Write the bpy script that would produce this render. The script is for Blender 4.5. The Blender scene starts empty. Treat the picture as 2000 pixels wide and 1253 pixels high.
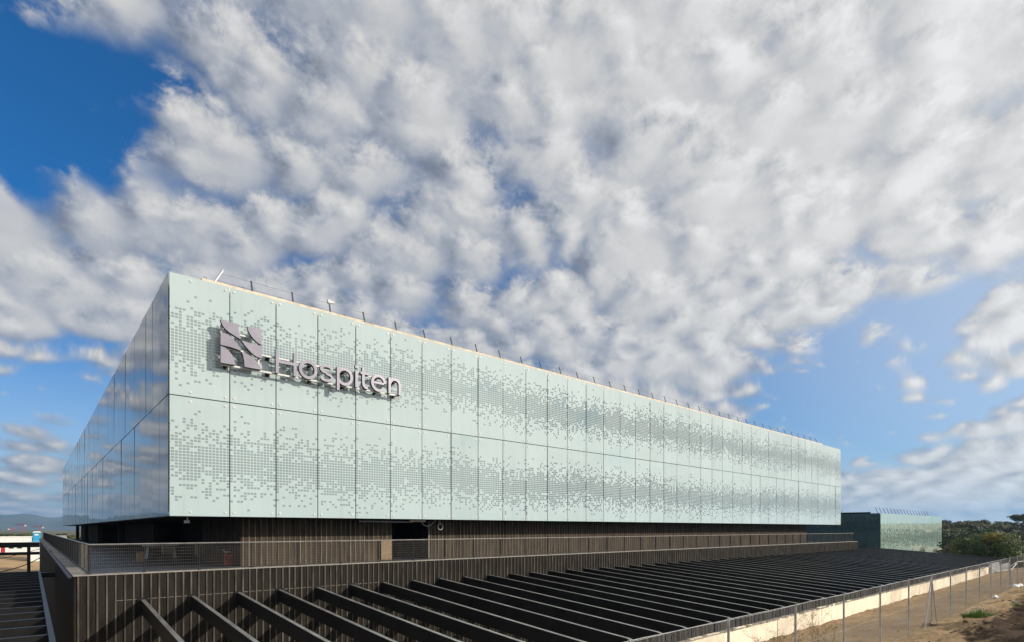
import bpy, math, random
import numpy as np
from mathutils import Vector, noise as mnoise

R = math.radians
sc = bpy.context.scene
col = sc.collection
rnd = random.Random(7)

# ------------------------------------------------------------------ camera
CX, CY, CZ = -4.36, -26.86, 1.66
FPX = 1075.0
HEAD = math.atan2(0.753, 0.6581)
cam_d = bpy.data.cameras.new('camera')
cam_d.sensor_width = 36.0
cam_d.lens = FPX / 2000 * 36
cam_d.shift_y = (1031.5 - 626.5) / 2000
cam_d.clip_start = 0.1
cam_d.clip_end = 40000
cam = bpy.data.objects.new('camera', cam_d)
cam.location = (CX, CY, CZ)
cam.rotation_euler = (R(90), 0, HEAD - R(90))
col.objects.link(cam)
sc.camera = cam

# ------------------------------------------------------------------ light
SUN_TO = Vector((0.87, -1.0, 0.63)).normalized()
SUN_EL = math.asin(SUN_TO.z)
sun_d = bpy.data.lights.new('sun', 'SUN')
sun_d.energy = 4.8
sun_d.angle = R(0.53)
sun_d.color = (1.0, 0.91, 0.78)
sun = bpy.data.objects.new('sun', sun_d)
sun.rotation_euler = (-SUN_TO).to_track_quat('-Z', 'Y').to_euler()
sun.location = (30, -60, 40)
col.objects.link(sun)

vs = sc.view_settings
vs.view_transform = 'Standard'
vs.look = 'None'
vs.exposure = 0.0
vs.gamma = 1.0
vs.use_curve_mapping = False


# ------------------------------------------------------------------ node helper
class NT:
    def __init__(self, tree):
        self.t = tree
        self.n = tree.nodes
        self.l = tree.links

    def new(self, typ, **kw):
        nd = self.n.new(typ)
        for k, v in kw.items():
            setattr(nd, k, v)
        return nd

    def set(self, sock, v):
        if hasattr(v, 'is_output'):
            self.l.new(v, sock)
        elif v is not None:
            try:
                sock.default_value = v
            except Exception:
                sock.default_value = tuple(v)

    def m(self, op, a, b=None, c=None, clamp=False):
        nd = self.new('ShaderNodeMath', operation=op, use_clamp=clamp)
        for i, v in enumerate((a, b, c)):
            if v is not None:
                self.set(nd.inputs[i], v)
        return nd.outputs[0]

    def vm(self, op, a, b=None, scale=None):
        nd = self.new('ShaderNodeVectorMath', operation=op)
        self.set(nd.inputs[0], a)
        if b is not None:
            self.set(nd.inputs[1], b)
        if scale is not None:
            self.set(nd.inputs['Scale'], scale)
        return nd.outputs['Value'] if op in ('LENGTH', 'DISTANCE', 'DOT_PRODUCT') else nd.outputs[0]

    def noise(self, vec, scale, detail=4, rough=0.5, dist=0.0, dim='3D'):
        nd = self.new('ShaderNodeTexNoise', noise_dimensions=dim)
        self.set(nd.inputs['Vector'], vec)
        nd.inputs['Scale'].default_value = scale
        nd.inputs['Detail'].default_value = detail
        nd.inputs['Roughness'].default_value = rough
        nd.inputs['Distortion'].default_value = dist
        return nd.outputs['Fac']

    def white(self, vec):
        nd = self.new('ShaderNodeTexWhiteNoise', noise_dimensions='3D')
        self.set(nd.inputs['Vector'], vec)
        return nd.outputs['Value']

    def comb(self, x, y, z):
        nd = self.new('ShaderNodeCombineXYZ')
        for i, v in enumerate((x, y, z)):
            self.set(nd.inputs[i], v)
        return nd.outputs[0]

    def sep(self, v):
        nd = self.new('ShaderNodeSeparateXYZ')
        self.set(nd.inputs[0], v)
        return nd.outputs

    def mix(self, f, a, b, kind='RGBA', blend='MIX'):
        nd = self.new('ShaderNodeMix', data_type=kind)
        if kind == 'RGBA':
            nd.blend_type = blend
            i = (0, 6, 7, 2)
        else:
            i = (0, 2, 3, 0)
        self.set(nd.inputs[i[0]], f)
        self.set(nd.inputs[i[1]], a)
        self.set(nd.inputs[i[2]], b)
        return nd.outputs[i[3]]

    def smooth(self, v, a, b, lo=0.0, hi=1.0):
        nd = self.new('ShaderNodeMapRange', interpolation_type='SMOOTHSTEP')
        self.set(nd.inputs[0], v)
        for i, q in zip((1, 2, 3, 4), (a, b, lo, hi)):
            self.set(nd.inputs[i], q)
        return nd.outputs[0]


def c4(c):
    return (c[0], c[1], c[2], 1.0)


# ------------------------------------------------------------------ sky
def px_dir(px, py):
    X = (px - 1000) / FPX
    Z = (1031.5 - py) / FPX
    d = Vector((0.753 * X + 0.6581, -0.6581 * X + 0.753, Z))
    return d.normalized()


SKYK = 0.34

world = bpy.data.worlds.new('World')
sc.world = world
world.use_nodes = True
W = NT(world.node_tree)
W.n.clear()
sky = W.new('ShaderNodeTexSky', sky_type='NISHITA')
sky.sun_disc = False
sky.sun_elevation = SUN_EL
sky.sun_rotation = math.atan2(SUN_TO.x, SUN_TO.y)
sky.altitude = 100
sky.air_density = 1.0
sky.dust_density = 0.6
sky.ozone_density = 3.0
SKY_STR = 0.11
dirv = W.new('ShaderNodeTexCoord').outputs['Generated']
dx, dy, dz = W.sep(dirv)[0:3]
kz = W.m('ADD', W.m('MAXIMUM', dz, 0.0), SKYK)
P = W.comb(W.m('DIVIDE', dx, kz), W.m('DIVIDE', dy, kz), 0.0)
# slow domain warp so that the cloud field is not isotropic
w1 = W.new('ShaderNodeTexNoise', noise_dimensions='3D')
W.set(w1.inputs['Vector'], P)
w1.inputs['Scale'].default_value = 2.6
w1.inputs['Detail'].default_value = 3
warp = W.vm('SCALE', W.vm('SUBTRACT', w1.outputs['Color'], (0.5, 0.5, 0.5)), scale=0.20)


def cloud_field(off):
    """altocumulus deck: rows of rounded puffs on the cloud plane, with finer billows"""
    pw = W.vm('ADD', W.vm('ADD', P, warp), (off[0] * 0.9, off[1] * 0.9, 0))
    mp = W.new('ShaderNodeMapping')
    mp.inputs['Rotation'].default_value = (0, 0, R(25))
    mp.inputs['Scale'].default_value = (1.0, 1.15, 1.0)
    W.set(mp.inputs['Vector'], pw)
    q = mp.outputs[0]
    dv = W.vm('ADD', dirv, tuple(off))
    sq = W.smooth(dz, 0.0, 0.28, 3.6, 1.3)          # lower clouds are seen edge-on
    dv = W.vm('MULTIPLY', dv, W.comb(1.0, 1.0, sq))
    big = W.noise(q, 1.7, 3, 0.5)
    mid = W.noise(dv, 8.0, 4, 0.55)
    fine = W.noise(dv, 19.0, 8, 0.64, 0.25)
    vo = W.new('ShaderNodeTexVoronoi', feature='SMOOTH_F1', voronoi_dimensions='2D')
    W.set(vo.inputs['Vector'], W.vm('ADD', q, W.vm('SCALE', W.comb(mid, fine, 0.0), scale=0.16)))
    vo.inputs['Scale'].default_value = 9.5
    vo.inputs['Smoothness'].default_value = 0.65
    v = W.m('MULTIPLY', W.m('SUBTRACT', big, 0.5), 0.50)
    v = W.m('ADD', v, W.m('MULTIPLY', W.m('SUBTRACT', mid, 0.5), 0.36))
    v = W.m('ADD', v, W.m('MULTIPLY', W.m('SUBTRACT', fine, 0.5), 0.30))
    return W.m('ADD', v, W.m('MULTIPLY', W.m('SUBTRACT', 0.5, vo.outputs['Distance']), 0.44))


n0 = cloud_field((0, 0, 0))
n1 = cloud_field((SUN_TO.x * 0.035, SUN_TO.y * 0.035, SUN_TO.z * 0.035))
# where the big openings and banks of this cloud deck lie (directions in the sky, angular size)
cover = 0.135
for (px, py, rad, amp) in [
    (60, 200, 190, -0.34), (20, 290, 130, -0.20), (120, 100, 90, -0.10), (200, 250, 90, -.12),
    (40, 770, 150, -0.36), (150, 800, 120, -0.30), (20, 950, 90, -0.12),
    (1640, 760, 170, -0.34), (1780, 830, 130, -0.28), (1480, 830, 120, -0.24), (1850, 600, 100, -0.24), (1960, 800, 90, -.12),
    (720, 290, 60, -0.08), (1090, 465, 60, -0.08), (590, 140, 70, -.06), (960, 420, 50, -.06),
    (230, 60, 110, .10), (220, 380, 110, 0.14), (100, 540, 170, 0.12), (420, 520, 200, .06),
    (1350, 300, 380, 0.07), (1900, 110, 180, 0.12), (1250, 620, 180, 0.10), (1870, 965, 210, 0.22), (80, 885, 70, 0.30), (800, 100, 250, .05), (1500, 420, 200, .16), (1600, 250, 200, .08), (30, 460, 130, .12), (20, 620, 120, .12), (1180, 100, 150, .06), (1330, 520, 120, .05), (1870, 900, 90, .10), (1780, 760, 45, .16), (1960, 690, 60, .10), (1450, 770, 50, .12),
]:
    p = px_dir(px, py)
    dd = W.vm('DISTANCE', dirv, tuple(p))
    g = W.m('EXPONENT', W.m('MULTIPLY', W.m('POWER', W.m('DIVIDE', dd, rad / FPX * 0.8), 2.0), -1.0))
    cover = W.m('ADD', W.m('MULTIPLY', g, amp), cover)
cover = W.m('ADD', cover, W.smooth(dz, 0.02, 0.15, 0.10, 0.0))     # the deck closes up towards the horizon
dens = W.m('ADD', W.m('SUBTRACT', n0, 0.02), cover)
alpha = W.smooth(dens, -0.13, 0.13)
body = W.smooth(dens, -0.04, 0.26)
relief = W.m('MULTIPLY', W.m('SUBTRACT', n0, n1), 0.9)
toward = W.m('MAXIMUM', W.vm('DOT_PRODUCT', dirv, tuple(SUN_TO)), 0.0)
bright = W.m('ADD', 0.415, W.m('MULTIPLY', toward, 0.30))
bright = W.m('ADD', bright, W.m('MULTIPLY', body, 0.13))
bright = W.m('ADD', bright, relief)
bright = W.m('MINIMUM', W.m('MAXIMUM', bright, 0.27), 0.86)
bright = W.m('ADD', bright, W.m('MULTIPLY', W.m('POWER', toward, 9.0), 0.9))      # solar aureole in the cloud
bright = W.m('DIVIDE', bright, SKY_STR)
ccol = W.mix(W.smooth(bright, 3.2, 6.2), (0.86, 0.93, 1.08, 1), (1.0, 0.99, 0.975, 1))
ccol = W.vm('SCALE', ccol, scale=bright)
skyc = W.mix(1.0, sky.outputs[0], (0.11, 0.67, 1.12, 1), blend='MULTIPLY')
# thin bright veil of ice cloud towards the sun
veil = W.m('MULTIPLY', W.smooth(W.vm('DOT_PRODUCT', dirv, tuple(SUN_TO)), 0.0, 0.80), 0.72)
veil = W.m('MAXIMUM', veil, W.smooth(dz, 0.0, 0.34, 0.60, 0.0))
skyc = W.mix(veil, skyc, (0.66 / SKY_STR, 0.74 / SKY_STR, 0.83 / SKY_STR, 1))
fin = W.mix(W.m('MULTIPLY', alpha, 0.96), skyc, ccol)
bg = W.new('ShaderNodeBackground')
W.set(bg.inputs[0], fin)
bg.inputs[1].default_value = SKY_STR
wo = W.new('ShaderNodeOutputWorld')
W.l.new(bg.outputs[0], wo.inputs[0])

# ------------------------------------------------------------------ materials
MATS = {}


TONED = {'rib_concrete', 'rib_light', 'beam', 'beam_top_lit', 'cream', 'membrane', 'clod', 'stone', 'coping'}


def pbr(name, colr, rough=0.6, var=0.25, scale=3.0, metal=0.0, bump=0.0, bscale=30.0, col2=None, stretch=(1, 1, 1), spec=0.5, detail=5):
    m = bpy.data.materials.new(name)
    m.use_nodes = True
    T = NT(m.node_tree)
    b = T.n['Principled BSDF']
    geo = T.new('ShaderNodeNewGeometry')
    mp = T.new('ShaderNodeMapping')
    mp.inputs['Scale'].default_value = stretch
    T.set(mp.inputs['Vector'], geo.outputs['Position'])
    n = T.noise(mp.outputs[0], scale, detail, 0.6)
    lo = [x * (1 - var) for x in colr]
    hi = [x * (1 + var) for x in colr] if col2 is None else col2
    oi = T.new('ShaderNodeObjectInfo')
    tone = T.m('ADD', 0.82, T.m('MULTIPLY', oi.outputs['Random'], 0.36))
    T.set(b.inputs['Base Color'], T.vm('SCALE', T.mix(T.smooth(n, 0.3, 0.7), c4(lo), c4(hi)), scale=tone if name in TONED else 1.0))
    T.set(b.inputs['Roughness'], T.m('ADD', rough - 0.06, T.m('MULTIPLY', n, 0.12), clamp=True))
    b.inputs['Metallic'].default_value = metal
    b.inputs['Specular IOR Level'].default_value = spec
    if bump:
        bn = T.new('ShaderNodeBump')
        bn.inputs['Strength'].default_value = bump
        bn.inputs['Distance'].default_value = 0.02
        T.set(bn.inputs['Height'], T.noise(mp.outputs[0], bscale, 5, 0.6))
        T.l.new(bn.outputs[0], b.inputs['Normal'])
    MATS[name] = m
    return m


pbr('dark_concrete', (0.021, 0.018, 0.0148), 0.8, 0.4, 1.6, bump=0.5, bscale=22, stretch=(2.2, 2.2, .35), spec=0.08)
pbr('rib_light', (0.17, 0.14, 0.10), 0.8, 0.35, 2.0, bump=0.4, bscale=25, stretch=(1, 1, .4), spec=0.08)
pbr('rib_concrete', (0.088, 0.078, 0.066), 0.8, 0.45, 2.0, bump=0.4, bscale=25, stretch=(1, 1, .4), spec=0.08)
pbr('recess_concrete', (0.058, 0.045, 0.033), 0.8, 0.4, 1.4, bump=0.4, bscale=22, stretch=(2.2, 2.2, .5), spec=0.08)
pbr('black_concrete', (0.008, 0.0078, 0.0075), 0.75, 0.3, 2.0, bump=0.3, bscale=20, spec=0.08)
pbr('coping', (0.24, 0.22, 0.19), 0.7, 0.2, 2.5, bump=0.3)
pbr('floor', (0.032, 0.04, 0.052), 0.5, 0.25, 0.7, bump=0.2, spec=0.3)
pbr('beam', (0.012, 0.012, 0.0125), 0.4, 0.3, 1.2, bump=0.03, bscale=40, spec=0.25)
pbr('beam_top_lit', (0.17, 0.17, 0.165), 0.3, 0.3, 1.5, bump=0.05, bscale=40, spec=0.6)
pbr('rail', (0.018, 0.017, 0.0165), 0.45, 0.2, 4)
pbr('handrail', (0.34, 0.32, 0.30), 0.35, 0.2, 4, metal=0.7)
pbr('wire', (0.13, 0.12, 0.11), 0.45, 0.2, 4, metal=0.3)
pbr('navy', (0.022, 0.028, 0.045), 0.45, 0.2, 4)
pbr('white_metal', (0.62, 0.62, 0.60), 0.45, 0.1, 4)
pbr('sign_edge_shade', (0.03, 0.027, 0.033), 0.5, 0.1, 3)
pbr('sign_metal', (0.25, 0.235, 0.28), 0.36, 0.08, 1.5, metal=0.25)
pbr('cream', (0.84, 0.745, 0.58), 0.8, 0.12, 1.5, bump=0.2, bscale=15)
pbr('parapet', (0.66, 0.56, 0.43), 0.8, 0.18, 3.0, bump=0.3)
pbr('membrane', (0.034, 0.032, 0.030), 0.55, 0.5, 1.2, bump=0.2, stretch=(6, 6, .5))
pbr('galv', (0.50, 0.51, 0.51), 0.42, 0.2, 5, metal=0.6)
pbr('mesh_wire', (0.20, 0.20, 0.19), 0.5, 0.2, 5, metal=0.3)
pbr('mullion', (0.014, 0.016, 0.017), 0.5, 0.2, 3)
pbr('back_wall', (0.78, 0.80, 0.80), 0.75, 0.12, 0.6)
pbr('window_dark', (0.012, 0.016, 0.018), 0.15, 0.3, 0.8)
pbr('soffit', (0.022, 0.02, 0.018), 0.8, 0.2, 1.0, spec=0.08)
pbr('roof', (0.35, 0.34, 0.32), 0.85, 0.2, 1.0)
pbr('bark', (0.09, 0.07, 0.05), 0.9, 0.35, 6, bump=0.6)
pbr('twig', (0.20, 0.17, 0.10), 0.85, 0.3, 8)
pbr('rust', (0.16, 0.07, 0.035), 0.8, 0.3, 5)
pbr('red_paint', (0.35, 0.02, 0.02), 0.4, 0.15, 3)
pbr('blue_plastic', (0.03, 0.30, 0.55), 0.45, 0.12, 2)
pbr('green_plastic', (0.03, 0.40, 0.16), 0.5, 0.1, 2)
pbr('white_plastic', (0.72, 0.72, 0.70), 0.5, 0.1, 2)
pbr('wood', (0.24, 0.17, 0.10), 0.75, 0.3, 4, stretch=(1, 6, 6))
pbr('stone', (0.27, 0.22, 0.16), 0.9, 0.3, 5, bump=0.5)
pbr('clod', (0.11, 0.075, 0.05), 0.95, 0.4, 6, bump=0.6)
pbr('black_cable', (0.02, 0.02, 0.02), 0.5, 0.1, 3)
pbr('grey_block', (0.30, 0.31, 0.33), 0.85, 0.3, 1.5, bump=0.4)
pbr('grass_leaf', (0.11, 0.20, 0.035), 0.6, 0.35, 3)
pbr('yellow_petal', (0.55, 0.42, 0.05), 0.6, 0.1, 3)


def leaf_mat(name, a, b, scale=0.9):
    m = bpy.data.materials.new(name)
    m.use_nodes = True
    T = NT(m.node_tree)
    bs = T.n['Principled BSDF']
    geo = T.new('ShaderNodeNewGeometry')
    n = T.noise(geo.outputs['Position'], scale, 4, 0.6)
    oi = T.new('ShaderNodeObjectInfo')
    v = T.m('ADD', n, T.m('MULTIPLY', T.m('SUBTRACT', oi.outputs['Random'], 0.5), 0.35))
    T.set(bs.inputs['Base Color'], T.mix(T.smooth(v, 0.3, 0.7), c4(a), c4(b)))
    bs.inputs['Roughness'].default_value = 0.6
    tr = T.new('ShaderNodeBsdfTranslucent')
    T.set(tr.inputs[0], T.mix(T.smooth(v, 0.3, 0.7), c4([x * 1.2 for x in a]), c4([x * 1.3 for x in b])))
    mx = T.new('ShaderNodeMixShader')
    mx.inputs[0].default_value = 0.22
    T.l.new(bs.outputs[0], mx.inputs[1])
    T.l.new(tr.outputs[0], mx.inputs[2])
    T.l.new(mx.outputs[0], T.n['Material Output'].inputs[0])
    MATS[name] = m


leaf_mat('leaf_oak', (0.028, 0.045, 0.012), (0.075, 0.085, 0.02))
leaf_mat('leaf_brown', (0.045, 0.038, 0.016), (0.085, 0.07, 0.028))
leaf_mat('leaf_bright', (0.05, 0.085, 0.012), (0.12, 0.14, 0.02))
leaf_mat('leaf_yellow', (0.20, 0.17, 0.02), (0.32, 0.24, 0.03))
leaf_mat('leaf_small', (0.14, 0.14, 0.03), (0.24, 0.19, 0.05), 5)


def frit_material(name, axis, first, cell_u, cell_v, rows, frit, backtint=(0.88, 0.96, 0.97), seed=0.0, base=1.0):
    """white-green fritted glass with small clear squares that thin out away from a band at mid height."""
    m = bpy.data.materials.new(name)
    m.use_nodes = True
    T = NT(m.node_tree)
    b = T.n['Principled BSDF']
    geo = T.new('ShaderNodeNewGeometry')
    s = T.sep(geo.outputs['Position'])
    along = T.m('SUBTRACT', s[axis], first)
    cu = T.m('DIVIDE', along, cell_u)
    cv = T.m('DIVIDE', s[2], cell_v)
    iu, iv = T.m('FLOOR', cu), T.m('FLOOR', cv)
    fu, fv = T.m('FRACT', cu), T.m('FRACT', cv)
    inside = T.m('MULTIPLY', T.m('LESS_THAN', T.m('ABSOLUTE', T.m('SUBTRACT', fu, 0.5)), 0.39),
                 T.m('LESS_THAN', T.m('ABSOLUTE', T.m('SUBTRACT', fv, 0.5)), 0.36))
    idv = T.comb(iu, iv, seed)
    wn = T.white(idv)
    cl = T.noise(T.comb(T.m('MULTIPLY', iu, 0.33), T.m('MULTIPLY', iv, 0.33), seed), 1.0, 2, 0.5)
    cl = T.smooth(cl, 0.25, 0.75)
    val = T.m('ADD', T.m('MULTIPLY', wn, 0.80), T.m('MULTIPLY', cl, 0.20))
    prof = None
    for k, (z0, z1) in enumerate(rows):
        zc = T.m('MULTIPLY', T.m('ADD', iv, 0.5), cell_v)
        t = T.m('DIVIDE', T.m('SUBTRACT', zc, z0), z1 - z0)
        w1 = T.noise(T.comb(T.m('MULTIPLY', iu, 0.021), 3.7 + k * 5, seed), 1.0, 1, 0.5)
        w2 = T.noise(T.comb(T.m('MULTIPLY', iu, 0.075), 9.1 + k * 7, seed), 1.0, 2, 0.5)
        c = T.m('ADD', 0.37 + 0.04 * k, T.m('MULTIPLY', w1, 0.20))
        half = T.m('ADD', 0.22, T.m('MULTIPLY', w2, 0.36))
        d = T.m('DIVIDE', T.m('ABSOLUTE', T.m('SUBTRACT', t, c)), half)
        pr = T.m('MULTIPLY', T.m('POWER', T.m('SUBTRACT', 1.12, T.m('MINIMUM', d, 1.12)), 1.25), 0.90 * base)
        rowm = T.m('MULTIPLY', T.m('GREATER_THAN', t, 0.035), T.m('LESS_THAN', t, 0.955))
        pr = T.m('MULTIPLY', pr, rowm)
        prof = pr if prof is None else T.m('MAXIMUM', prof, pr)
    hole = T.m('MULTIPLY', T.m('LESS_THAN', val, prof), inside)
    # only the outer face carries the print; edges stay frit
    b.inputs['Base Color'].default_value = c4(frit)
    n = T.noise(geo.outputs['Position'], 0.35, 3, 0.5)
    oi = T.new('ShaderNodeObjectInfo')
    mpv = T.new('ShaderNodeMapping')
    mpv.inputs['Scale'].default_value = (3.0, 3.0, 0.12)
    T.set(mpv.inputs['Vector'], geo.outputs['Position'])
    streak = T.smooth(T.noise(mpv.outputs[0], 1.0, 5, 0.65), 0.45, 0.75, 1.0, 0.93)      # rain-washed dust
    tint = T.m('MULTIPLY', streak, T.m('ADD', 0.96, T.m('MULTIPLY', oi.outputs['Random'], 0.08)))
    T.set(b.inputs['Base Color'], T.vm('SCALE', T.mix(n, c4([x * 0.95 for x in frit]), c4([min(1, x * 1.04) for x in frit])), scale=tint))
    b.inputs['Roughness'].default_value = 0.02
    b.inputs['IOR'].default_value = 1.62
    b.inputs['Specular IOR Level'].default_value = 0.62
    # very faint roller-wave of tempered glass
    bn = T.new('ShaderNodeBump')
    bn.inputs['Strength'].default_value = 0.012
    bn.inputs['Distance'].default_value = 0.5
    T.set(bn.inputs['Height'], T.noise(geo.outputs['Position'], 0.55, 2, 0.4))
    T.l.new(bn.outputs[0], b.inputs['Normal'])
    gl = T.new('ShaderNodeBsdfGlossy')
    gl.inputs['Roughness'].default_value = 0.015
    gl.inputs['Color'].default_value = (0.93, 0.97, 0.96, 1)
    T.l.new(bn.outputs[0], gl.inputs['Normal'])
    tr = T.new('ShaderNodeBsdfTransparent')
    tr.inputs[0].default_value = c4(backtint)
    fr = T.new('ShaderNodeFresnel')
    fr.inputs['IOR'].default_value = 2.0
    mg = T.new('ShaderNodeMixShader')
    T.l.new(fr.outputs[0], mg.inputs[0])
    T.l.new(tr.outputs[0], mg.inputs[1])
    T.l.new(gl.outputs[0], mg.inputs[2])
    mx = T.new('ShaderNodeMixShader')
    T.set(mx.inputs[0], T.m('MULTIPLY', hole, T.smooth(s[axis], 13.0, 26.0, 0.50, 0.80)))
    T.l.new(b.outputs[0], mx.inputs[1])
    T.l.new(mg.outputs[0], mx.inputs[2])
    T.l.new(mx.outputs[0], T.n['Material Output'].inputs[0])
    MATS[name] = m


def mirror_glass(name, colr, ior, wav=0.02):
    m = bpy.data.materials.new(name)
    m.use_nodes = True
    T = NT(m.node_tree)
    b = T.n['Principled BSDF']
    geo = T.new('ShaderNodeNewGeometry')
    oi = T.new('ShaderNodeObjectInfo')
    k = T.m('ADD', 0.8, T.m('MULTIPLY', oi.outputs['Random'], 0.4))
    T.set(b.inputs['Base Color'], T.vm('SCALE', c4(colr)[:3], scale=k))
    b.inputs['Roughness'].default_value = 0.015
    b.inputs['IOR'].default_value = ior
    bn = T.new('ShaderNodeBump')
    bn.inputs['Strength'].default_value = wav
    bn.inputs['Distance'].default_value = 0.5
    T.set(bn.inputs['Height'], T.noise(geo.outputs['Position'], 0.4, 3, 0.5))
    T.l.new(bn.outputs[0], b.inputs['Normal'])
    MATS[name] = m


ZB, ZM, ZT = 2.185, 7.315, 12.44
PITCH, P0, NP_ = 2.0, 2.34, 38
XEND = P0 + PITCH * NP_
FRIT = (0.45, 0.545, 0.54)
frit_material('frit_front', 0, P0, PITCH / 14, 0.1282, [(ZB, ZM), (ZM, ZT)], FRIT)
mirror_glass('glass_side', (0.07, 0.10, 0.125), 2.5, 0.012)
frit_material('frit_annex', 0, 105.6, PITCH / 8, 0.24, [(-4.2, 4.35)], (0.33, 0.45, 0.405), seed=4.0, base=0.95)
frit_material('frit_annex_side', 1, 2.69, PITCH / 12, 0.16, [(-4.2, 0.9), (0.4, 4.6)], (0.05, 0.10, 0.12), seed=9.0, base=0.9)


def soil_material():
    m = bpy.data.materials.new('soil')
    m.use_nodes = True
    T = NT(m.node_tree)
    b = T.n['Principled BSDF']
    geo = T.new('ShaderNodeNewGeometry')
    p = geo.outputs['Position']
    s = T.sep(p)
    n1 = T.noise(p, 0.35, 6, 0.6)
    n2 = T.noise(p, 4.0, 6, 0.7)
    n3 = T.noise(p, 22.0, 4, 0.7)
    sand = T.mix(T.smooth(n2, 0.3, 0.7), (0.52, 0.345, 0.18, 1), (0.75, 0.54, 0.32, 1))
    sand = T.mix(T.smooth(n3, 0.35, 0.75), T.vm('SCALE', sand, scale=0.55), sand)
    sand = T.mix(T.smooth(n1, 0.42, 0.62), T.vm('SCALE', sand, scale=0.82), sand)
    # gravelly strip with grey crushed stone beyond the wire fence
    strip = T.smooth(T.m('ABSOLUTE', T.m('ADD', s[1], 19.4)), 0.4, 1.6, 1.0, 0.0)
    strip = T.m('MULTIPLY', strip, T.smooth(n2, 0.42, 0.6))
    sand = T.mix(T.m('MULTIPLY', strip, 0.7), sand, (0.26, 0.225, 0.20, 1))
    # freshly tipped dark topsoil on the near bank
    d = T.m('ADD', T.m('ADD', T.m('MULTIPLY', s[1], -1.0), -23.1), T.m('MULTIPLY', T.m('SUBTRACT', n1, 0.5), 5.0))
    d = T.m('ADD', d, T.m('MULTIPLY', T.m('SUBTRACT', n2, 0.5), 2.6))
    dark = T.smooth(d, -0.2, 0.35)
    near = T.m('LESS_THAN', s[1], -16)
    dark = T.m('MULTIPLY', dark, near)
    topsoil = T.mix(T.smooth(n3, 0.3, 0.7), (0.045, 0.03, 0.02, 1), (0.12, 0.08, 0.05, 1))
    colr = T.mix(dark, sand, topsoil)
    # far country: scrub and fields
    far = T.smooth(T.vm('LENGTH', p), 210, 330)
    n4 = T.noise(p, 0.012, 5, 0.65)
    field = T.mix(T.smooth(n4, 0.4, 0.6), (0.05, 0.06, 0.022, 1), (0.19, 0.16, 0.085, 1))
    colr = T.mix(far, colr, field)
    T.set(b.inputs['Base Color'], colr)
    b.inputs['Roughness'].default_value = 0.95
    b.inputs['Specular IOR Level'].default_value = 0.15
    bn = T.new('ShaderNodeBump')
    bn.inputs['Strength'].default_value = 0.9
    bn.inputs['Distance'].default_value = 0.10
    T.set(bn.inputs['Height'], T.m('ADD', n2, T.m('MULTIPLY', n3, 0.5)))
    T.l.new(bn.outputs[0], b.inputs['Normal'])
    MATS['soil'] = m


soil_material()


def mountain_material():
    m = bpy.data.materials.new('mountain')
    m.use_nodes = True
    T = NT(m.node_tree)
    b = T.n['Principled BSDF']
    geo = T.new('ShaderNodeNewGeometry')
    p = geo.outputs['Position']
    n = T.noise(p, 0.0022, 8, 0.65)
    n2 = T.noise(p, 0.009, 6, 0.65)
    steep = T.sep(geo.outputs['Normal'])[2]
    veg = T.mix(T.smooth(n, 0.35, 0.65), (0.035, 0.05, 0.022, 1), (0.12, 0.11, 0.06, 1))
    veg = T.mix(T.smooth(n2, 0.55, 0.75), veg, (0.20, 0.17, 0.11, 1))
    c = T.mix(T.smooth(steep, 0.55, 0.8), (0.34, 0.29, 0.24, 1), veg)
    T.set(b.inputs['Base Color'], c)
    b.inputs['Roughness'].default_value = 0.95
    b.inputs['Specular IOR Level'].default_value = 0.1
    MATS['mountain'] = m


mountain_material()

# ------------------------------------------------------------------ object helpers
WLOC = {}


def tag(o, label=None, cat=None, group=None, kind=None):
    if label:
        o['label'] = label
    if cat:
        o['category'] = cat
    if group:
        o['group'] = group
    if kind:
        o['kind'] = kind
    return o


def place(o, parent, loc):
    col.objects.link(o)
    loc = Vector(loc)
    if parent is not None:
        o.parent = parent
        o.location = loc - WLOC[parent.name]
    else:
        o.location = loc
    WLOC[o.name] = loc
    return o


def thing(name, loc, label, cat, group=None):
    o = bpy.data.objects.new(name, None)
    o.empty_display_size = 0.3
    place(o, None, loc)
    return tag(o, label, cat, group)


def put(name, mesh, parent, loc, rot=None):
    o = bpy.data.objects.new(name, mesh)
    place(o, parent, loc)
    if rot is not None:
        o.rotation_euler = rot
    return o


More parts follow.
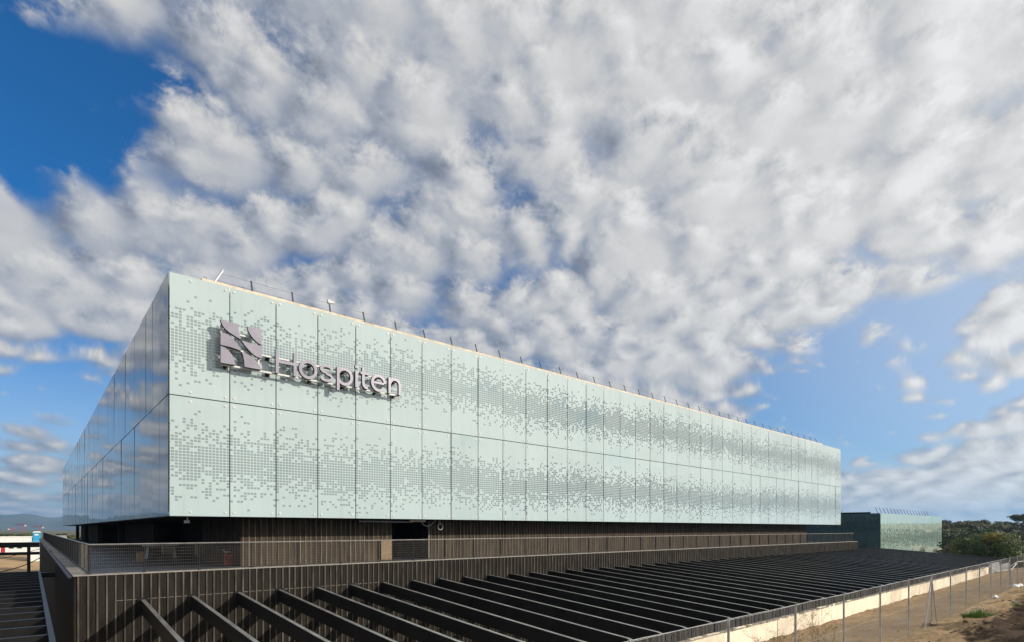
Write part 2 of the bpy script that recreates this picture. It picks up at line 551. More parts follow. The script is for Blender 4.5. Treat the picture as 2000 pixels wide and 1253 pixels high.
class MB:
    def __init__(self):
        self.v, self.f = [], []

    def add(self, vs_, fs_):
        k = len(self.v)
        self.v += [tuple(q) for q in vs_]
        self.f += [tuple(i + k for i in q) for q in fs_]
        return self

    def box(self, x0, x1, y0, y1, z0, z1):
        vs_ = [(x0, y0, z0), (x1, y0, z0), (x1, y1, z0), (x0, y1, z0), (x0, y0, z1), (x1, y0, z1), (x1, y1, z1), (x0, y1, z1)]
        return self.add(vs_, [(0, 3, 2, 1), (4, 5, 6, 7), (0, 1, 5, 4), (1, 2, 6, 5), (2, 3, 7, 6), (3, 0, 4, 7)])

    def bar(self, a, b, w, h=None, n=4, w2=None):
        a, b = Vector(a), Vector(b)
        h = h or w
        d = (b - a).normalized()
        up = Vector((0, 0, 1)) if abs(d.z) < 0.95 else Vector((1, 0, 0))
        s = d.cross(up).normalized()
        u = s.cross(d).normalized()
        vs_ = []
        for p, k in ((a, 1.0), (b, (w2 / w if w2 else 1.0))):
            for i in range(n):
                t = 2 * math.pi * (i + 0.5) / n
                q = 1.0 / math.cos(math.pi / n) if n == 4 else 1.0
                vs_.append(p + s * (math.cos(t) * w / 2 * q * k) + u * (math.sin(t) * h / 2 * q * k))
        fs_ = [(i, (i + 1) % n, n + (i + 1) % n, n + i) for i in range(n)]
        fs_ += [tuple(reversed(range(n))), tuple(range(n, 2 * n))]
        return self.add(vs_, fs_)

    def tube(self, pts, r, n=6):
        for a, b in zip(pts[:-1], pts[1:]):
            self.bar(a, b, 2 * r, 2 * r, n)
        return self

    def prism_xz(self, pts, y0, y1):
        """pts: outline in x,z; extruded in y"""
        n = len(pts)
        ar = sum(pts[i][0] * pts[(i + 1) % n][1] - pts[(i + 1) % n][0] * pts[i][1] for i in range(n))
        if ar < 0:
            pts = pts[::-1]
        vs_ = [(x, y0, z) for x, z in pts] + [(x, y1, z) for x, z in pts]
        fs_ = [tuple(range(n)), tuple(reversed(range(n, 2 * n)))]
        fs_ += [((i + 1) % n, i, n + i, n + (i + 1) % n) for i in range(n)]
        return self.add(vs_, fs_)

    def sweep_xz(self, pts, w, y0, y1, closed=False):
        """flat stroke of width w following pts in x,z, extruded in y"""
        n = len(pts)
        L, Rr = [], []
        for i in range(n):
            if closed:
                a, b = pts[i - 1], pts[(i + 1) % n]
            else:
                a, b = pts[max(i - 1, 0)], pts[min(i + 1, n - 1)]
            t = Vector((b[0] - a[0], b[1] - a[1])).normalized()
            nx, nz = -t.y, t.x
            L.append((pts[i][0] + nx * w / 2, pts[i][1] + nz * w / 2))
            Rr.append((pts[i][0] - nx * w / 2, pts[i][1] - nz * w / 2))
        vs_ = [(x, y0, z) for x, z in L] + [(x, y0, z) for x, z in Rr] + [(x, y1, z) for x, z in L] + [(x, y1, z) for x, z in Rr]
        fs_ = []
        m_ = n if closed else n - 1
        for i in range(m_):
            j = (i + 1) % n
            fs_ += [(i, n + i, n + j, j), (2 * n + i, 2 * n + j, 3 * n + j, 3 * n + i), (i, j, 2 * n + j, 2 * n + i), (n + i, 3 * n + i, 3 * n + j, n + j)]
        if not closed:
            fs_ += [(0, 2 * n, 3 * n, n), (n - 1, 2 * n - 1, 4 * n - 1, 3 * n - 1)]
        return self.add(vs_, fs_)

    def mesh(self, name, mat, at=(0, 0, 0), smooth=False):
        me = bpy.data.meshes.new(name)
        a = Vector(at)
        me.from_pydata([tuple(Vector(q) - a) for q in self.v], [], self.f)
        me.materials.append(MATS[mat])
        if smooth:
            me.polygons.foreach_set('use_smooth', [True] * len(me.polygons))
        me.update()
        return me

    def build(self, name, mat, parent=None, at=None, smooth=False):
        if at is None:
            lo = [min(q[i] for q in self.v) for i in range(3)]
            hi = [max(q[i] for q in self.v) for i in range(3)]
            at = ((lo[0] + hi[0]) / 2, (lo[1] + hi[1]) / 2, lo[2])
        return put(name, self.mesh(name, mat, at, smooth), parent, at)


def bevel(o, w=0.01, seg=2):
    md = o.modifiers.new('bevel', 'BEVEL')
    md.width = w
    md.segments = seg
    md.limit_method = 'ANGLE'
    return o


def nz(x, y, s, seed=0.0):
    return mnoise.fractal(Vector((x * s, y * s, seed)), 1.0, 2.0, 4, noise_basis='PERLIN_ORIGINAL')


# ------------------------------------------------------------------ ground
def lerp(a, b, t):
    t = max(0.0, min(1.0, t))
    return a + (b - a) * t


def bank(D):
    if D < 5.8:
        return CZ - (2.75 + 0.224 * D)
    return CZ - (4.05 + 0.156 * (D - 5.8))


def ground_z(x, y):
    D = y - CY
    if y < -16.1:
        z = bank(max(D, -14))
        if y > -50 and -30 < x < 90:
            amp = 0.16 if D < 4.6 else 0.06
            amp = lerp(0.17, 0.05, (D - 4.0) / 1.5)
            z += amp * 2.0 * nz(x, y, 0.8, 2.0) + amp * nz(x, y, 2.6, 5.0)
        if x > 84:
            z = lerp(z, -4.5, (x - 84) / 12)
    elif x > -24 and y < 21 and x < 90:
        return -7.5
    elif -3.3 < x < 79 and y < 101:
        return -7.5
    else:
        z = lerp(-8.0, -4.4, (y - 128) / 34) + 0.2 * nz(x, y, 0.06, 8.0) + 0.06 * nz(x, y, 0.5, 3.0)
        if x > 84:
            z = lerp(-4.8, -4.6, (x - 90) / 40)
    # wooded rise to the east
    r = math.hypot(x, y)
    e = max(0.0, x - 130) * math.exp(-((y + 10) / 260) ** 2)
    z += min(e * 0.045, 9.0)
    if r > 250:
        z = lerp(z, -6 + 3 * nz(x, y, 0.003, 1.0), (r - 250) / 500) if e == 0 else z
    return z


def axis(spec):
    out = []
    for a, b, st in spec:
        n = max(1, int(round((b - a) / st)))
        out += [a + (b - a) * i / n for i in range(n)]
    out.append(spec[-1][1])
    return out


xs = axis([(-8000, -1000, 1750), (-1000, -300, 175), (-300, -60, 30), (-60, -24.05, 6), (-24.05, -23.95, .1), (-23.95, -3.35, 5), (-3.35, -3.25, .1), (-3.25, 4, 1.2), (4, 46, 0.3),
           (46, 90, 1.5), (90, 90.1, .1), (90.1, 200, 10), (200, 500, 30), (500, 1500, 250), (1500, 8000, 1300)])
ys = axis([(-8000, -1000, 1750), (-1000, -200, 200), (-200, -60, 20), (-60, -28, 2), (-28, -16.2, 0.28), (-16.2, -16.05, .15), (-16.05, 20.9, 4),
           (20.9, 21.0, .1), (21.0, 101, 6), (101, 101.1, .1), (101.1, 240, 12), (240, 800, 80), (800, 8000, 1440)])
gv = [(x, y, ground_z(x, y)) for y in ys for x in xs]
nx_ = len(xs)
gf = [(j * nx_ + i, j * nx_ + i + 1, (j + 1) * nx_ + i + 1, (j + 1) * nx_ + i) for j in range(len(ys) - 1) for i in range(nx_ - 1)]
g = MB()
g.v, g.f = gv, gf
go = g.build('ground', 'soil', at=(0, 0, 0), smooth=True)
tag(go, kind='structure')

# mountains far to the north west (an arc of real relief)
def mountain_range(name, az0, az1, r0, r1, prof, seed, na=220, nr=26):
    v, fcs = [], []
    for j in range(nr):
        t = j / (nr - 1)
        r = r0 + (r1 - r0) * t
        for i in range(na):
            a = az0 + (az1 - az0) * i / (na - 1)
            x, y = CX + r * math.cos(a), CY + r * math.sin(a)
            h = prof(math.degrees(a), t)
            edge = min(1.0, i / 12, (na - 1 - i) / 12)
            h *= edge
            h += (12 + 0.16 * h) * nz(x, y, 0.0011, seed) * min(1, 4 * t) * edge
            v.append((x, y, h - 12))
    for j in range(nr - 1):
        for i in range(na - 1):
            fcs.append((j * na + i + 1, j * na + i, (j + 1) * na + i, (j + 1) * na + i + 1))
    b = MB()
    b.v, b.f = v, fcs
    o = b.build(name, 'mountain', at=(0, 0, 0), smooth=True)
    tag(o, kind='structure')
    return o


def prof1(az, t):
    # az: 88 deg (just left of the frame centre line of the side wall) .. 125 deg
    ridge = 120 + 16 * math.sin((az - 90) * 0.9) + 9 * math.sin((az - 84) * 2.3)
    rise = max(0.0, min(1.0, (t - 0.05) / 0.6))
    rise = rise * rise * (3 - 2 * rise)
    h = ridge * rise
    if az > 94.5 and t > 0.5:   # cliff-topped plateau
        k = min(1, (az - 94.5) / 2.0) * max(0.0, min(1.0, (t - 0.5) / 0.07))
        h += 45 * k * (0.75 + 0.25 * math.sin(az * 9.0)) * max(0.2, 1 - max(0, az - 97) / 9)
    return h


mountain_range('hills', R(70), R(150), 4200, 7600, prof1, 3.0)
mountain_range('hills', R(-60), R(72), 5200, 7600, lambda a, t: 40 * min(1, t * 2), 7.0, 120, 10)

# ------------------------------------------------------------------ main glass building
GB = thing('glass_building', (XEND / 2, 40, ZB), 'long two-storey glass-clad hospital block overhanging the dark terrace', 'building')
GAP = 0.021
FIX = 0


def bolt_mesh():
    b = MB()
    n = 10
    vs_ = [(math.cos(2 * math.pi * i / n) * 0.05, 0, math.sin(2 * math.pi * i / n) * 0.05) for i in range(n)]
    vs2 = [(x, -0.022, z) for x, _, z in vs_]
    b.add(vs_ + vs2, [tuple(range(n, 2 * n))] + [(i, (i + 1) % n, n + (i + 1) % n, n + i) for i in range(n)])
    return b.mesh('panel_bolt', 'white_metal')


BOLT = bolt_mesh()
pm = {}
for row, (z0, z1) in enumerate(((ZB, ZM), (ZM, ZT))):
    for k in range(NP_ + 1):
        xa = 0.0 if k == 0 else P0 + PITCH * (k - 1)
        xb = P0 if k == 0 else xa + PITCH
        key = (row, k == 0)
        if key not in pm:
            pm[key] = MB().box(xa + GAP, xb - GAP, 0, 0.02, z0 + GAP, z1 - GAP).mesh('glass_panel', 'frit_front', (xa, 0, z0))
        p = put('glass_panel', pm[key], GB, (xa, rnd.uniform(-.002, .002), z0), (rnd.gauss(0, .002), 0, rnd.gauss(0, .003)))
        if k < 14:
            for bx in ((xa + 0.18, xb - 0.18) if k else (xa + 0.8, xb - 0.18)):
                for bz in (z0 + 0.2, z1 - 0.2):
                    put('panel_bolt', BOLT, p, (bx, -0.001, bz))
NL = 51
lm = {}
for row, (z0, z1) in enumerate(((ZB, ZM), (ZM, ZT))):
    lm[row] = MB().box(0, 0.02, GAP, PITCH - GAP, z0 + GAP, z1 - GAP).mesh('glass_panel', 'glass_side', (0, 0, z0))
    for k in range(NL):
        put('glass_panel', lm[row], GB, (-0.02 + rnd.uniform(-.003, .003), 0.09 + PITCH * k, z0), (0, rnd.gauss(0, .0015), rnd.gauss(0, .0026)))
YEND = 0.09 + PITCH * NL
# dark framing behind the joints
for k in range(NP_ + 1):
    x = P0 + PITCH * k if k < NP_ else XEND - 0.04
    put('mullion', pm.setdefault('mul', MB().box(-.03, .03, .035, .12, ZB + .02, ZT - .6).mesh('mullion', 'mullion')), GB, (x, 0, 0))
for z in (ZB + .05, ZM):
    MB().box(0.06, XEND - 0.02, .045, .11, z - .03, z + .03).build('transom', 'mullion', GB)
    MB().box(.05, .12, .2, YEND, z - .035, z + .035).build('transom', 'mullion', GB)
for k in range(1, NL):
    put('mullion', pm.setdefault('mulS', MB().box(.03, .10, -.03, .03, ZB + .02, ZT - .1).mesh('mullion', 'mullion')), GB, (0, 0.09 + PITCH * k, 0))
MB().box(.012, .06, .028, .085, ZB, ZT - .7).build('corner_post', 'mullion', GB)
# inner wall behind the front glass with two long window strips
ZW = [(ZB + 1.5, ZB + 3.35), (ZM + 1.5, ZM + 3.35)]
zz = [ZB + .05, ZW[0][0], ZW[0][1], ZW[1][0], ZW[1][1], ZT - .15]
for i in range(0, 6, 2):
    MB().box(0.5, XEND - .3, .45, .6, zz[i], zz[i + 1]).build('inner_wall', 'back_wall', GB)
for a, b in ZW:
    MB().box(0.5, 19.5, .45, .6, a + .001, b - .001).build('inner_wall', 'back_wall', GB)
    x = 19.5
    while x < XEND - 1:
        x2 = min(x + 3.6, XEND - .3)
        MB().box(x + .001, x2 - .25, .55, .62, a + .001, b - .001).build('window', 'window_dark', GB)
        MB().box(x2 - .25, x2 - .001, .452, .6, a + .001, b - .001).build('window_pier', 'back_wall', GB)
        x = x2
MB().box(0.5, 0.62, .62, YEND - .5, ZB + .3, ZT - .2).build('inner_wall', 'black_concrete', GB)
MB().box(XEND - .3, XEND - .02, .1, 60, ZB + .02, ZT - .02).build('end_wall', 'window_dark', GB)
MB().box(0.1, XEND - .31, .62, YEND, ZT - .55, ZT - .25).build('roof', 'roof', GB)
MB().box(.01, XEND - .02, .13, YEND, ZB - .02, ZB + .03).build('soffit', 'soffit', GB)
MB().box(.35, .6, YEND - .02, YEND + .2, ZB, ZT).build('end_wall', 'window_dark', GB)
par = MB()
par.box(1.27, 72.4, .22, .62, ZT - .3, ZT + .18)
bevel(par.build('parapet', 'parapet', GB), 0.02)
MB().box(1.27, 1.67, .64, 95, ZT - .3, ZT + .16).build('parapet', 'parapet', GB)
# roof safety rail, posts leaning inwards
RR = MB().box(3, 72, .5, .52, ZT + .1, ZT + .12).build('roof_railing', 'navy', GB)
rp = MB().bar((0, 0, 0), (0, .33, .95), .06, .045).mesh('post', 'navy')
RX = [3.46 + 1.9 * k for k in range(37)]
for x in RX:
    put('post', rp, RR, (x + rnd.gauss(0, .02), .52, ZT - .06), (rnd.gauss(0, .015), rnd.gauss(0, .012), 0))
ep = MB().bar((1.75, .45, ZT + .1), (2.2, .62, ZT + .92), .1, .05)
ep.build('post', 'white_metal', RR)
for tz, ty in ((.93, .33), (.5, .17)):
    MB().bar((2.15 if tz > .6 else 1.95, .52 + ty, ZT - .08 + tz), (RX[-1], .52 + ty, ZT - .08 + tz), .012).build('wire', 'wire', RR)
lp = MB().tube([(0, 0, 0), (0, 0, .11), (.03, 0, .155), (.09, 0, .155), (.12, 0, .11), (.12, 0, 0)], .009, 5).mesh('lifting_loop', 'navy')
for k in range(22):
    put('lifting_loop', lp, GB, (1.5 + 1.55 * k + rnd.uniform(-.15, .15), .42, ZT + .17))
MB().box(7.1, 7.35, .36, .44, ZT + .72, ZT + .80).box(7.0, 7.14, .3, .48, ZT + .66, ZT + .82).build('roof_camera', 'white_metal', GB)

# recessed ground storey under the overhang
YR = 1.5
RW = MB()
RW.box(3.19, 11.24, YR, YR + .3, -.3, ZB - .021)
RW.box(13.76, 70.65, YR, YR + .3, -.3, ZB - .021)
rw = RW.build('recessed_wall', 'recess_concrete', GB)
ribm = MB().box(-.022, .022, -.03, .02, -.28, ZB - .025).mesh('rib', 'rib_light')
far = MB()
cnt = 0
x = 3.30
while x < 70.6:
    if not (11.2 < x < 13.8):
        if cnt < 130:
            put('rib', ribm, rw, (x + rnd.gauss(0, .006), YR, 0))
        else:
            far.box(x - .022, x + .022, YR - .03, YR + .02, -.28, ZB - .025)
        cnt += 1
    x += .272
tag(far.build('rib', 'rib_light', rw), kind='stuff')
SW = MB().box(3.19, 3.45, YR + .3, 9.3, -.3, ZB - .021).build('side_wall', 'recess_concrete', GB)
sr = MB().box(-.03, .02, -.022, .022, -.28, ZB - .025).mesh('rib', 'rib_concrete')
for k in range(27):
    put('rib', sr, SW, (3.19, YR + .5 + .272 * k, 0))
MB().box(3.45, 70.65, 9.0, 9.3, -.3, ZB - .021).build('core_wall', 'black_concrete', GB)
MB().box(70.35, 70.65, YR + .3, 9.0, -.3, ZB - .021).build('core_wall', 'recess_concrete', GB)
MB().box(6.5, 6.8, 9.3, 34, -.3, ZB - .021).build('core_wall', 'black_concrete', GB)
MB().box(4.6, 4.9, 34, 72, -.3, ZB - .021).box(4.9, 6.8, 34, 34.3, -.3, ZB - .021).build('core_wall', 'soffit', GB)
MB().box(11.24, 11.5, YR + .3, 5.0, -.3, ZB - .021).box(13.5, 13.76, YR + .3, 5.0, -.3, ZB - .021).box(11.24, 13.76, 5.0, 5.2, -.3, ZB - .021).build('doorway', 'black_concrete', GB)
dj = MB().box(10.55, 11.22, YR - .06, YR - .032, -.1, 1.02)
bevel(dj.build('door_shutter', 'wood', GB), .006)
MB().box(13.70, 13.76, YR - .05, YR - .002, -.1, ZB - .1).build('door_jamb', 'coping', GB)
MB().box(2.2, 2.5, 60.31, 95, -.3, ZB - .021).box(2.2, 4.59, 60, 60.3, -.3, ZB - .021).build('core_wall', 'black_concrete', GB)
cm = MB().box(-.22, .22, -.22, .22, -.12, ZB - .021).mesh('column', 'dark_concrete')
for y in (14, 32, 52, 72, 92):
    put('column', cm, GB, (1.6, y, 0))
# service pipe and lamp on the soffit
MB().bar((8.9, .75, ZB - .12), (12.2, .75, ZB - .13), .09, .09, 8).bar((8.9, .75, ZB - .13), (8.9, .75, ZB - .02), .02).bar((12.0, .75, ZB - .13), (12.0, .75, ZB - .02), .02).build('service_pipe', 'grey_block', GB)
MB().box(11.9, 12.9, .5, .66, ZB - .12, ZB - .022).build('soffit_lamp', 'parapet', GB)
o = MB().bar((.9, 1.2, ZB - .022), (.9, 1.2, ZB - .16), .05).box(.78, .98, 1.12, 1.28, ZB - .27, ZB - .14)
tag(o.build('security_camera', 'white_metal'), 'small white security camera hanging under the overhang corner', 'camera')
pts = [(12.6 + .09 * i, .7, ZB - .03 - .34 * math.sin(math.pi * i / 12)) for i in range(13)]
tag(MB().tube(pts, .014, 5).build('hanging_cable', 'white_metal'), 'pale cable sagging from the soffit above the doorway', 'cable')
pts = [(14.05, .75, ZB - .02), (14.05, .75, ZB - .22)] + [(14.08 + .18 * math.sin(2 * math.pi * i / 16), .75, ZB - .40 + .18 * math.cos(2 * math.pi * i / 16)) for i in range(17)]
tag(MB().tube(pts, .016, 5).build('cable_coil', 'white_metal'), 'pale coil of cable hanging from the soffit beside the doorway', 'cable')

# ------------------------------------------------------------------ sign
SIGN = thing('facade_sign', (6.3, -.3, 8.8), 'lavender metal leaf emblem and Hospiten letters on the front glass', 'sign')
SY0, SY1 = -.51, -.36


def smooth_curve(p, n=5):
    out = []
    for i in range(len(p) - 1):
        p0, p1, p2, p3 = p[max(i - 1, 0)], p[i], p[i + 1], p[min(i + 2, len(p) - 1)]
        for k in range(n):
            t = k / n
            out.append(tuple(0.5 * (2 * p1[d] + (p2[d] - p0[d]) * t + (2 * p0[d] - 5 * p1[d] + 4 * p2[d] - p3[d]) * t * t + (3 * p1[d] - p0[d] - 3 * p2[d] + p3[d]) * t ** 3) for d in (0, 1)))
    out.append(p[-1])
    return out


E0, E1, EM = 1.845, 3.545, 2.69
emb = [
    smooth_curve([(2.56, 10.745), (2.575, 10.48), (2.665, 10.085)])[:-1] + smooth_curve([(2.665, 10.085), (2.34, 10.21), (2.10, 10.345), (1.94, 10.51), (E0, 10.735)]),
    [(E1, 10.755)] + smooth_curve([(E1, 10.01), (3.405, 10.075), (3.224, 10.20), (3.066, 10.38), (2.966, 10.57), (2.937, 10.735)]),
    smooth_curve([(E0, 10.19), (2.02, 10.205), (2.25, 10.115), (2.47, 9.888), (2.678, 9.568)])[:-1] + smooth_curve([(2.678, 9.568), (2.428, 9.625), (2.149, 9.655), (E0, 9.662)]),
    smooth_curve([(2.69, 10.054), (2.91, 10.021), (3.224, 9.99), (E1, 9.982)])[:-1] + [(E1, 9.982)] + smooth_curve([(E1, 9.425), (3.314, 9.455), (3.089, 9.595), (2.888, 9.79), (2.755, 9.951), (2.70, 10.04)]),
    smooth_curve([(E0, 9.62), (2.042, 9.56), (2.24, 9.40), (2.363, 9.208), (2.45, 8.90)]) + [(E0, 8.885)],
    smooth_curve([(2.69, 9.535), (2.91, 9.495), (3.178, 9.351), (3.382, 9.17), (3.535, 8.895)]) + smooth_curve([(2.821, 8.89), (2.80, 9.155), (2.755, 9.383), (2.70, 9.52)]),
]
EMB = []
for k, e in enumerate(emb):
    EMB.append(MB().prism_xz(e, SY0 - .004 * (k % 2), SY1).build('emblem_leaf', 'sign_metal', SIGN))
def shade_edges(o):  # shade on the side faces is painted in with a darker material
    o.data.materials.append(MATS['sign_edge_shade'])
    for p_ in o.data.polygons:
        p_.material_index = 0 if abs(p_.normal.y) > .5 else 1
    return o


BL, XH, CAP, ST = 8.875, 9.735, 9.97, .142


def arc(cx, cz, rx, rz, a0, a1, n=28):
    return [(cx + rx * math.cos(R(a0 + (a1 - a0) * i / n)), cz + rz * math.sin(R(a0 + (a1 - a0) * i / n))) for i in range(n + 1)]


h2 = ST / 2
mid = (BL + XH) / 2
rz_ = (XH - BL) / 2 + .02 - h2
letters = []
b = MB().box(4.16, 4.16 + ST, SY0, SY1, BL, CAP).box(5.12 - ST, 5.12, SY0, SY1, BL, CAP).box(4.16 + ST, 5.12 - ST, SY0, SY1, 9.36, 9.495)
letters.append(b)
letters.append(MB().sweep_xz(arc(5.675, mid, .445 - h2, rz_, 0, 360, 40)[:-1], ST, SY0, SY1, closed=True))
scx, q = 6.58, (XH - BL) / 4
up = arc(scx, mid + q - .02, .27, q - .055, 20, 265, 22)
dn = arc(scx, mid - q + .02, .285, q - .055, 95, -160, 22)
letters.append(MB().sweep_xz(up + dn[1:], .125, SY0, SY1))
letters.append(MB().box(7.10, 7.10 + ST, SY0, SY1, 8.585, XH).sweep_xz(arc(7.52, mid, .435 - h2, rz_, 155, -155, 32), ST, SY0 + .003, SY1))
letters.append(MB().box(8.08, 8.08 + ST, SY0, SY1, BL, XH).box(8.08, 8.08 + ST, SY0, SY1, XH + .12, XH + .27))
letters.append(MB().sweep_xz([(8.52, CAP), (8.52, 9.6), (8.52, 9.3)] + arc(8.74, 9.16, .22, .22, 180, 278, 12), ST, SY0, SY1).box(8.36, 8.448, SY0, SY1, XH - .125, XH).box(8.592, 8.85, SY0, SY1, XH - .125, XH))
letters.append(MB().sweep_xz(arc(9.385, mid, .435 - h2, rz_, 2, 318, 36), ST, SY0, SY1).box(9.09, 9.69, SY0 + .003, SY1, mid - .05, mid + .065))
letters.append(MB().box(9.955, 9.955 + ST, SY0, SY1, BL, XH).sweep_xz([(10.634, BL), (10.634, 9.2)] + arc(10.345, 9.375, .289, .30, 0, 170, 16), ST, SY0 + .003, SY1))
for L_ in letters:
    shade_edges(L_.build('letter', 'sign_metal', SIGN))
for o in EMB:
    shade_edges(o)
for z in (9.615, 8.872):
    MB().box(1.9, 10.68, -.355, -.28, z - .04, z + .04).build('mounting_rail', 'white_metal', SIGN)
MB().box(1.9, 3.5, -.355, -.285, 10.28, 10.36).build('mounting_rail', 'white_metal', SIGN)
for x in (1.88, 3.42):
    MB().box(x, x + .08, -.358, -.281, 8.95, 10.6).build('upright', 'white_metal', SIGN)
brk = MB().box(-.04, .04, -.28, .0, -.05, .05).box(-.1, .1, -.018, 0, -.13, .13).mesh('bracket', 'rail')
for x in (2.16, 3.95, 5.9, 7.6, 9.4, 10.5):
    for z in (9.615, 8.872):
        put('bracket', brk, SIGN, (x, -.001, z))
lb = MB().box(-.02, .02, -.02, .02, -.27, .27).mesh('bracket', 'rail')
for x in (4.23, 5.05, 5.68, 6.6, 7.17, 7.7, 8.15, 8.6, 9.4, 10.03, 10.6):
    for z in (9.615, 8.872):
        MB().bar((x, SY1 + .001, z), (x, -.30, z), .03).build('bracket', 'rail', SIGN)

# ------------------------------------------------------------------ terrace podium
PX0, PX1, PY0 = -3.22, 78.5, -1.96
PD = thing('terrace_podium', (30, 20, -7.4), 'dark ribbed concrete podium carrying the roof terrace', 'podium')
fw = MB().box(PX0, PX1, PY0, PY0 + .35, -7.4, -.035).build('front_wall', 'dark_concrete', PD)
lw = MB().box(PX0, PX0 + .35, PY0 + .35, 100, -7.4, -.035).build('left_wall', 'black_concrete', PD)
MB().box(PX1 - .35, PX1, PY0 + .35, 60, -7.4, -.035).build('right_wall', 'dark_concrete', PD)
cp = MB().box(PX0 - .025, PX1 + .02, PY0 - .035, PY0 + .6, -.034, 0.0)
bevel(cp.build('coping', 'coping', PD), .008)
# left coping: separate slabs
y = PY0 + .602
while y < 100:
    y2 = min(y + 1.2, 100)
    MB().box(PX0 - .025, PX0 + .42, y, y2 - .012, -.034, rnd.uniform(-.004, .0)).build('coping', 'coping', PD)
    y = y2
MB().box(PX0 - .14, PX0 - .026, PY0 + .1, 100, -.12, -.06).build('edge_channel', 'navy', PD)
MB().box(PX0 + .42, PX1 - .36, PY0 + .601, 100, -.4, -.14).build('floor', 'floor', PD)
ribp = MB().box(-.026, .026, -.034, .02, -7.3, -.037).mesh('rib', 'rib_concrete')
far = MB()
k = 0
x = PX0 + .13
while x < PX1:
    if k < 170:
        put('rib', ribp, fw, (x + rnd.gauss(0, .008), PY0, 0), (0, rnd.gauss(0, .0006), 0))
    else:
        far.box(x - .026, x + .026, PY0 - .034, PY0 + .02, -7.3, -.037)
    k += 1
    x += .272
tag(far.build('rib', 'rib_concrete', fw), kind='stuff')
# horizontal pour joint
MB().box(PX0 + 1.2, 9, PY0 - .006, PY0 + .01, -1.0, -.985).build('pour_joint', 'coping', fw)

# ------------------------------------------------------------------ terrace railings
def railing(a, b, posts, label, n_detail):
    """a, b: ends on plan; posts: distances along; a mesh infill bay between neighbours"""
    a, b = Vector((*a, 0)), Vector((*b, 0))
    d = (b - a).normalized()
    L = (b - a).length
    nrm = Vector((-d.y, d.x, 0))          # to the terrace side
    root = thing('terrace_railing', tuple(a), label, 'railing', 'railings round the terrace')
    hb = MB().bar(a + Vector((0, 0, 1.085)), b + Vector((0, 0, 1.085)), .05, .05, 8)
    hb.build('handrail', 'handrail', root, at=tuple(a))
    for s in posts:
        p = a + d * s
        m_ = MB()
        m_.bar(p + nrm * .02 + Vector((0, 0, .10)), p + nrm * .02 + Vector((0, 0, 1.065)), *((.10, .016) if abs(d.x) > .5 else (.016, .10)))
        m_.bar(p - nrm * .12 + Vector((0, 0, .012)), p + Vector((0, 0, .14)), .05, .016)
        m_.box(p.x - .06, p.x + .06, p.y - .06, p.y + .06, 0, .012)
        m_.build('post', 'rail', root, at=tuple(p))
    bays = list(zip(posts[:-1], posts[1:]))
    for k, (s0, s1) in enumerate(bays):
        m_ = MB()
        nv = int(round((s1 - s0) / .062)) if k < n_detail else int(round((s1 - s0) / .12))
        wv = .0045 if k < n_detail else .005
        for i in range(1, nv):
            p = a + d * (s0 + (s1 - s0) * i / nv)
            m_.bar(p + Vector((0, 0, .05)), p + Vector((0, 0, 1.055)), wv)
        for i in range(9):
            z = .06 + .123 * i
            off = nrm * .005
            m_.bar(a + d * (s0 + .01) + off + Vector((0, 0, z)), a + d * (s1 - .01) + off + Vector((0, 0, z)), .0055)
        p = a + d * ((s0 + s1) / 2)
        m_.build('mesh_panel', 'wire', root, at=(p.x, p.y, .05))
    return root


RYF = -1.6
fp = [0.0, 1.7] + [3.57 + 2.0 * k for k in range(39)]
railing((-2.77, RYF), (78.15, RYF), [q for q in fp if q < 80.9] + [80.9], 'wire mesh railing along the sunlit front edge of the terrace', 24)
railing((-2.77, 98), (-2.77, RYF + .06), [99.5 - 2.0 * k for k in range(50)][::-1], 'wire mesh railing along the shaded side edge of the terrace', 0)

# ------------------------------------------------------------------ front pergola of long dark beams
PG = thing('beam_pergola', (40, -9, -7.4), 'pergola of long dark steel beams sloping down from the podium wall', 'pergola')
ZR, ZO, YO, BH, BW = -1.0, -1.98, -15.96, .5, .15
prof = [(PY0 + .03, ZR), (PY0 + .03, ZR - BH), (YO + .02, ZO - BH), (YO + .02, ZO - .12), (YO + .10, ZO - .03), (YO + .30, ZO + .015)]
bm_ = MB()
n = len(prof)
bm_.add([(-BW / 2, y, z) for y, z in prof] + [(BW / 2, y, z) for y, z in prof],
        [tuple(range(n)), tuple(reversed(range(n, 2 * n)))] + [((i + 1) % n, i, n + i, n + (i + 1) % n) for i in range(n)])
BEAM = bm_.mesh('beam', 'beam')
BEAM.materials.append(MATS['beam_top_lit'])      # upper faces coloured lighter as if sunlit, same paint as the sides
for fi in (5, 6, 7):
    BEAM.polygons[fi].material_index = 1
NB = 53
BXS = [-1.17 + 1.675 * k for k in range(NB)]
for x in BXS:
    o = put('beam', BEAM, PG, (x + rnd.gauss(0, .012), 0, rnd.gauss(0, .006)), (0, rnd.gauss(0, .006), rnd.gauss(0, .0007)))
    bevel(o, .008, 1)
plt = MB().box(-.16, .16, PY0 - .052, PY0 - .036, ZR - .62, ZR + .06).mesh('end_plate', 'beam')
for x in BXS:
    put('end_plate', plt, PG, (x, 0, 0))
# outer support: edge tube, end posts, membrane strips
MB().box(-6, 87, YO + .03, YO + .16, ZO - .9, ZO - .52).build('edge_beam', 'black_concrete', PG)
ptm = MB().box(-.05, .05, -.035, .03, -.46, .01).box(.07, .11, -.03, .03, -.44, 0).mesh('post', 'navy')
for x in BXS:
    put('post', ptm, PG, (x, YO - .03, ZO))


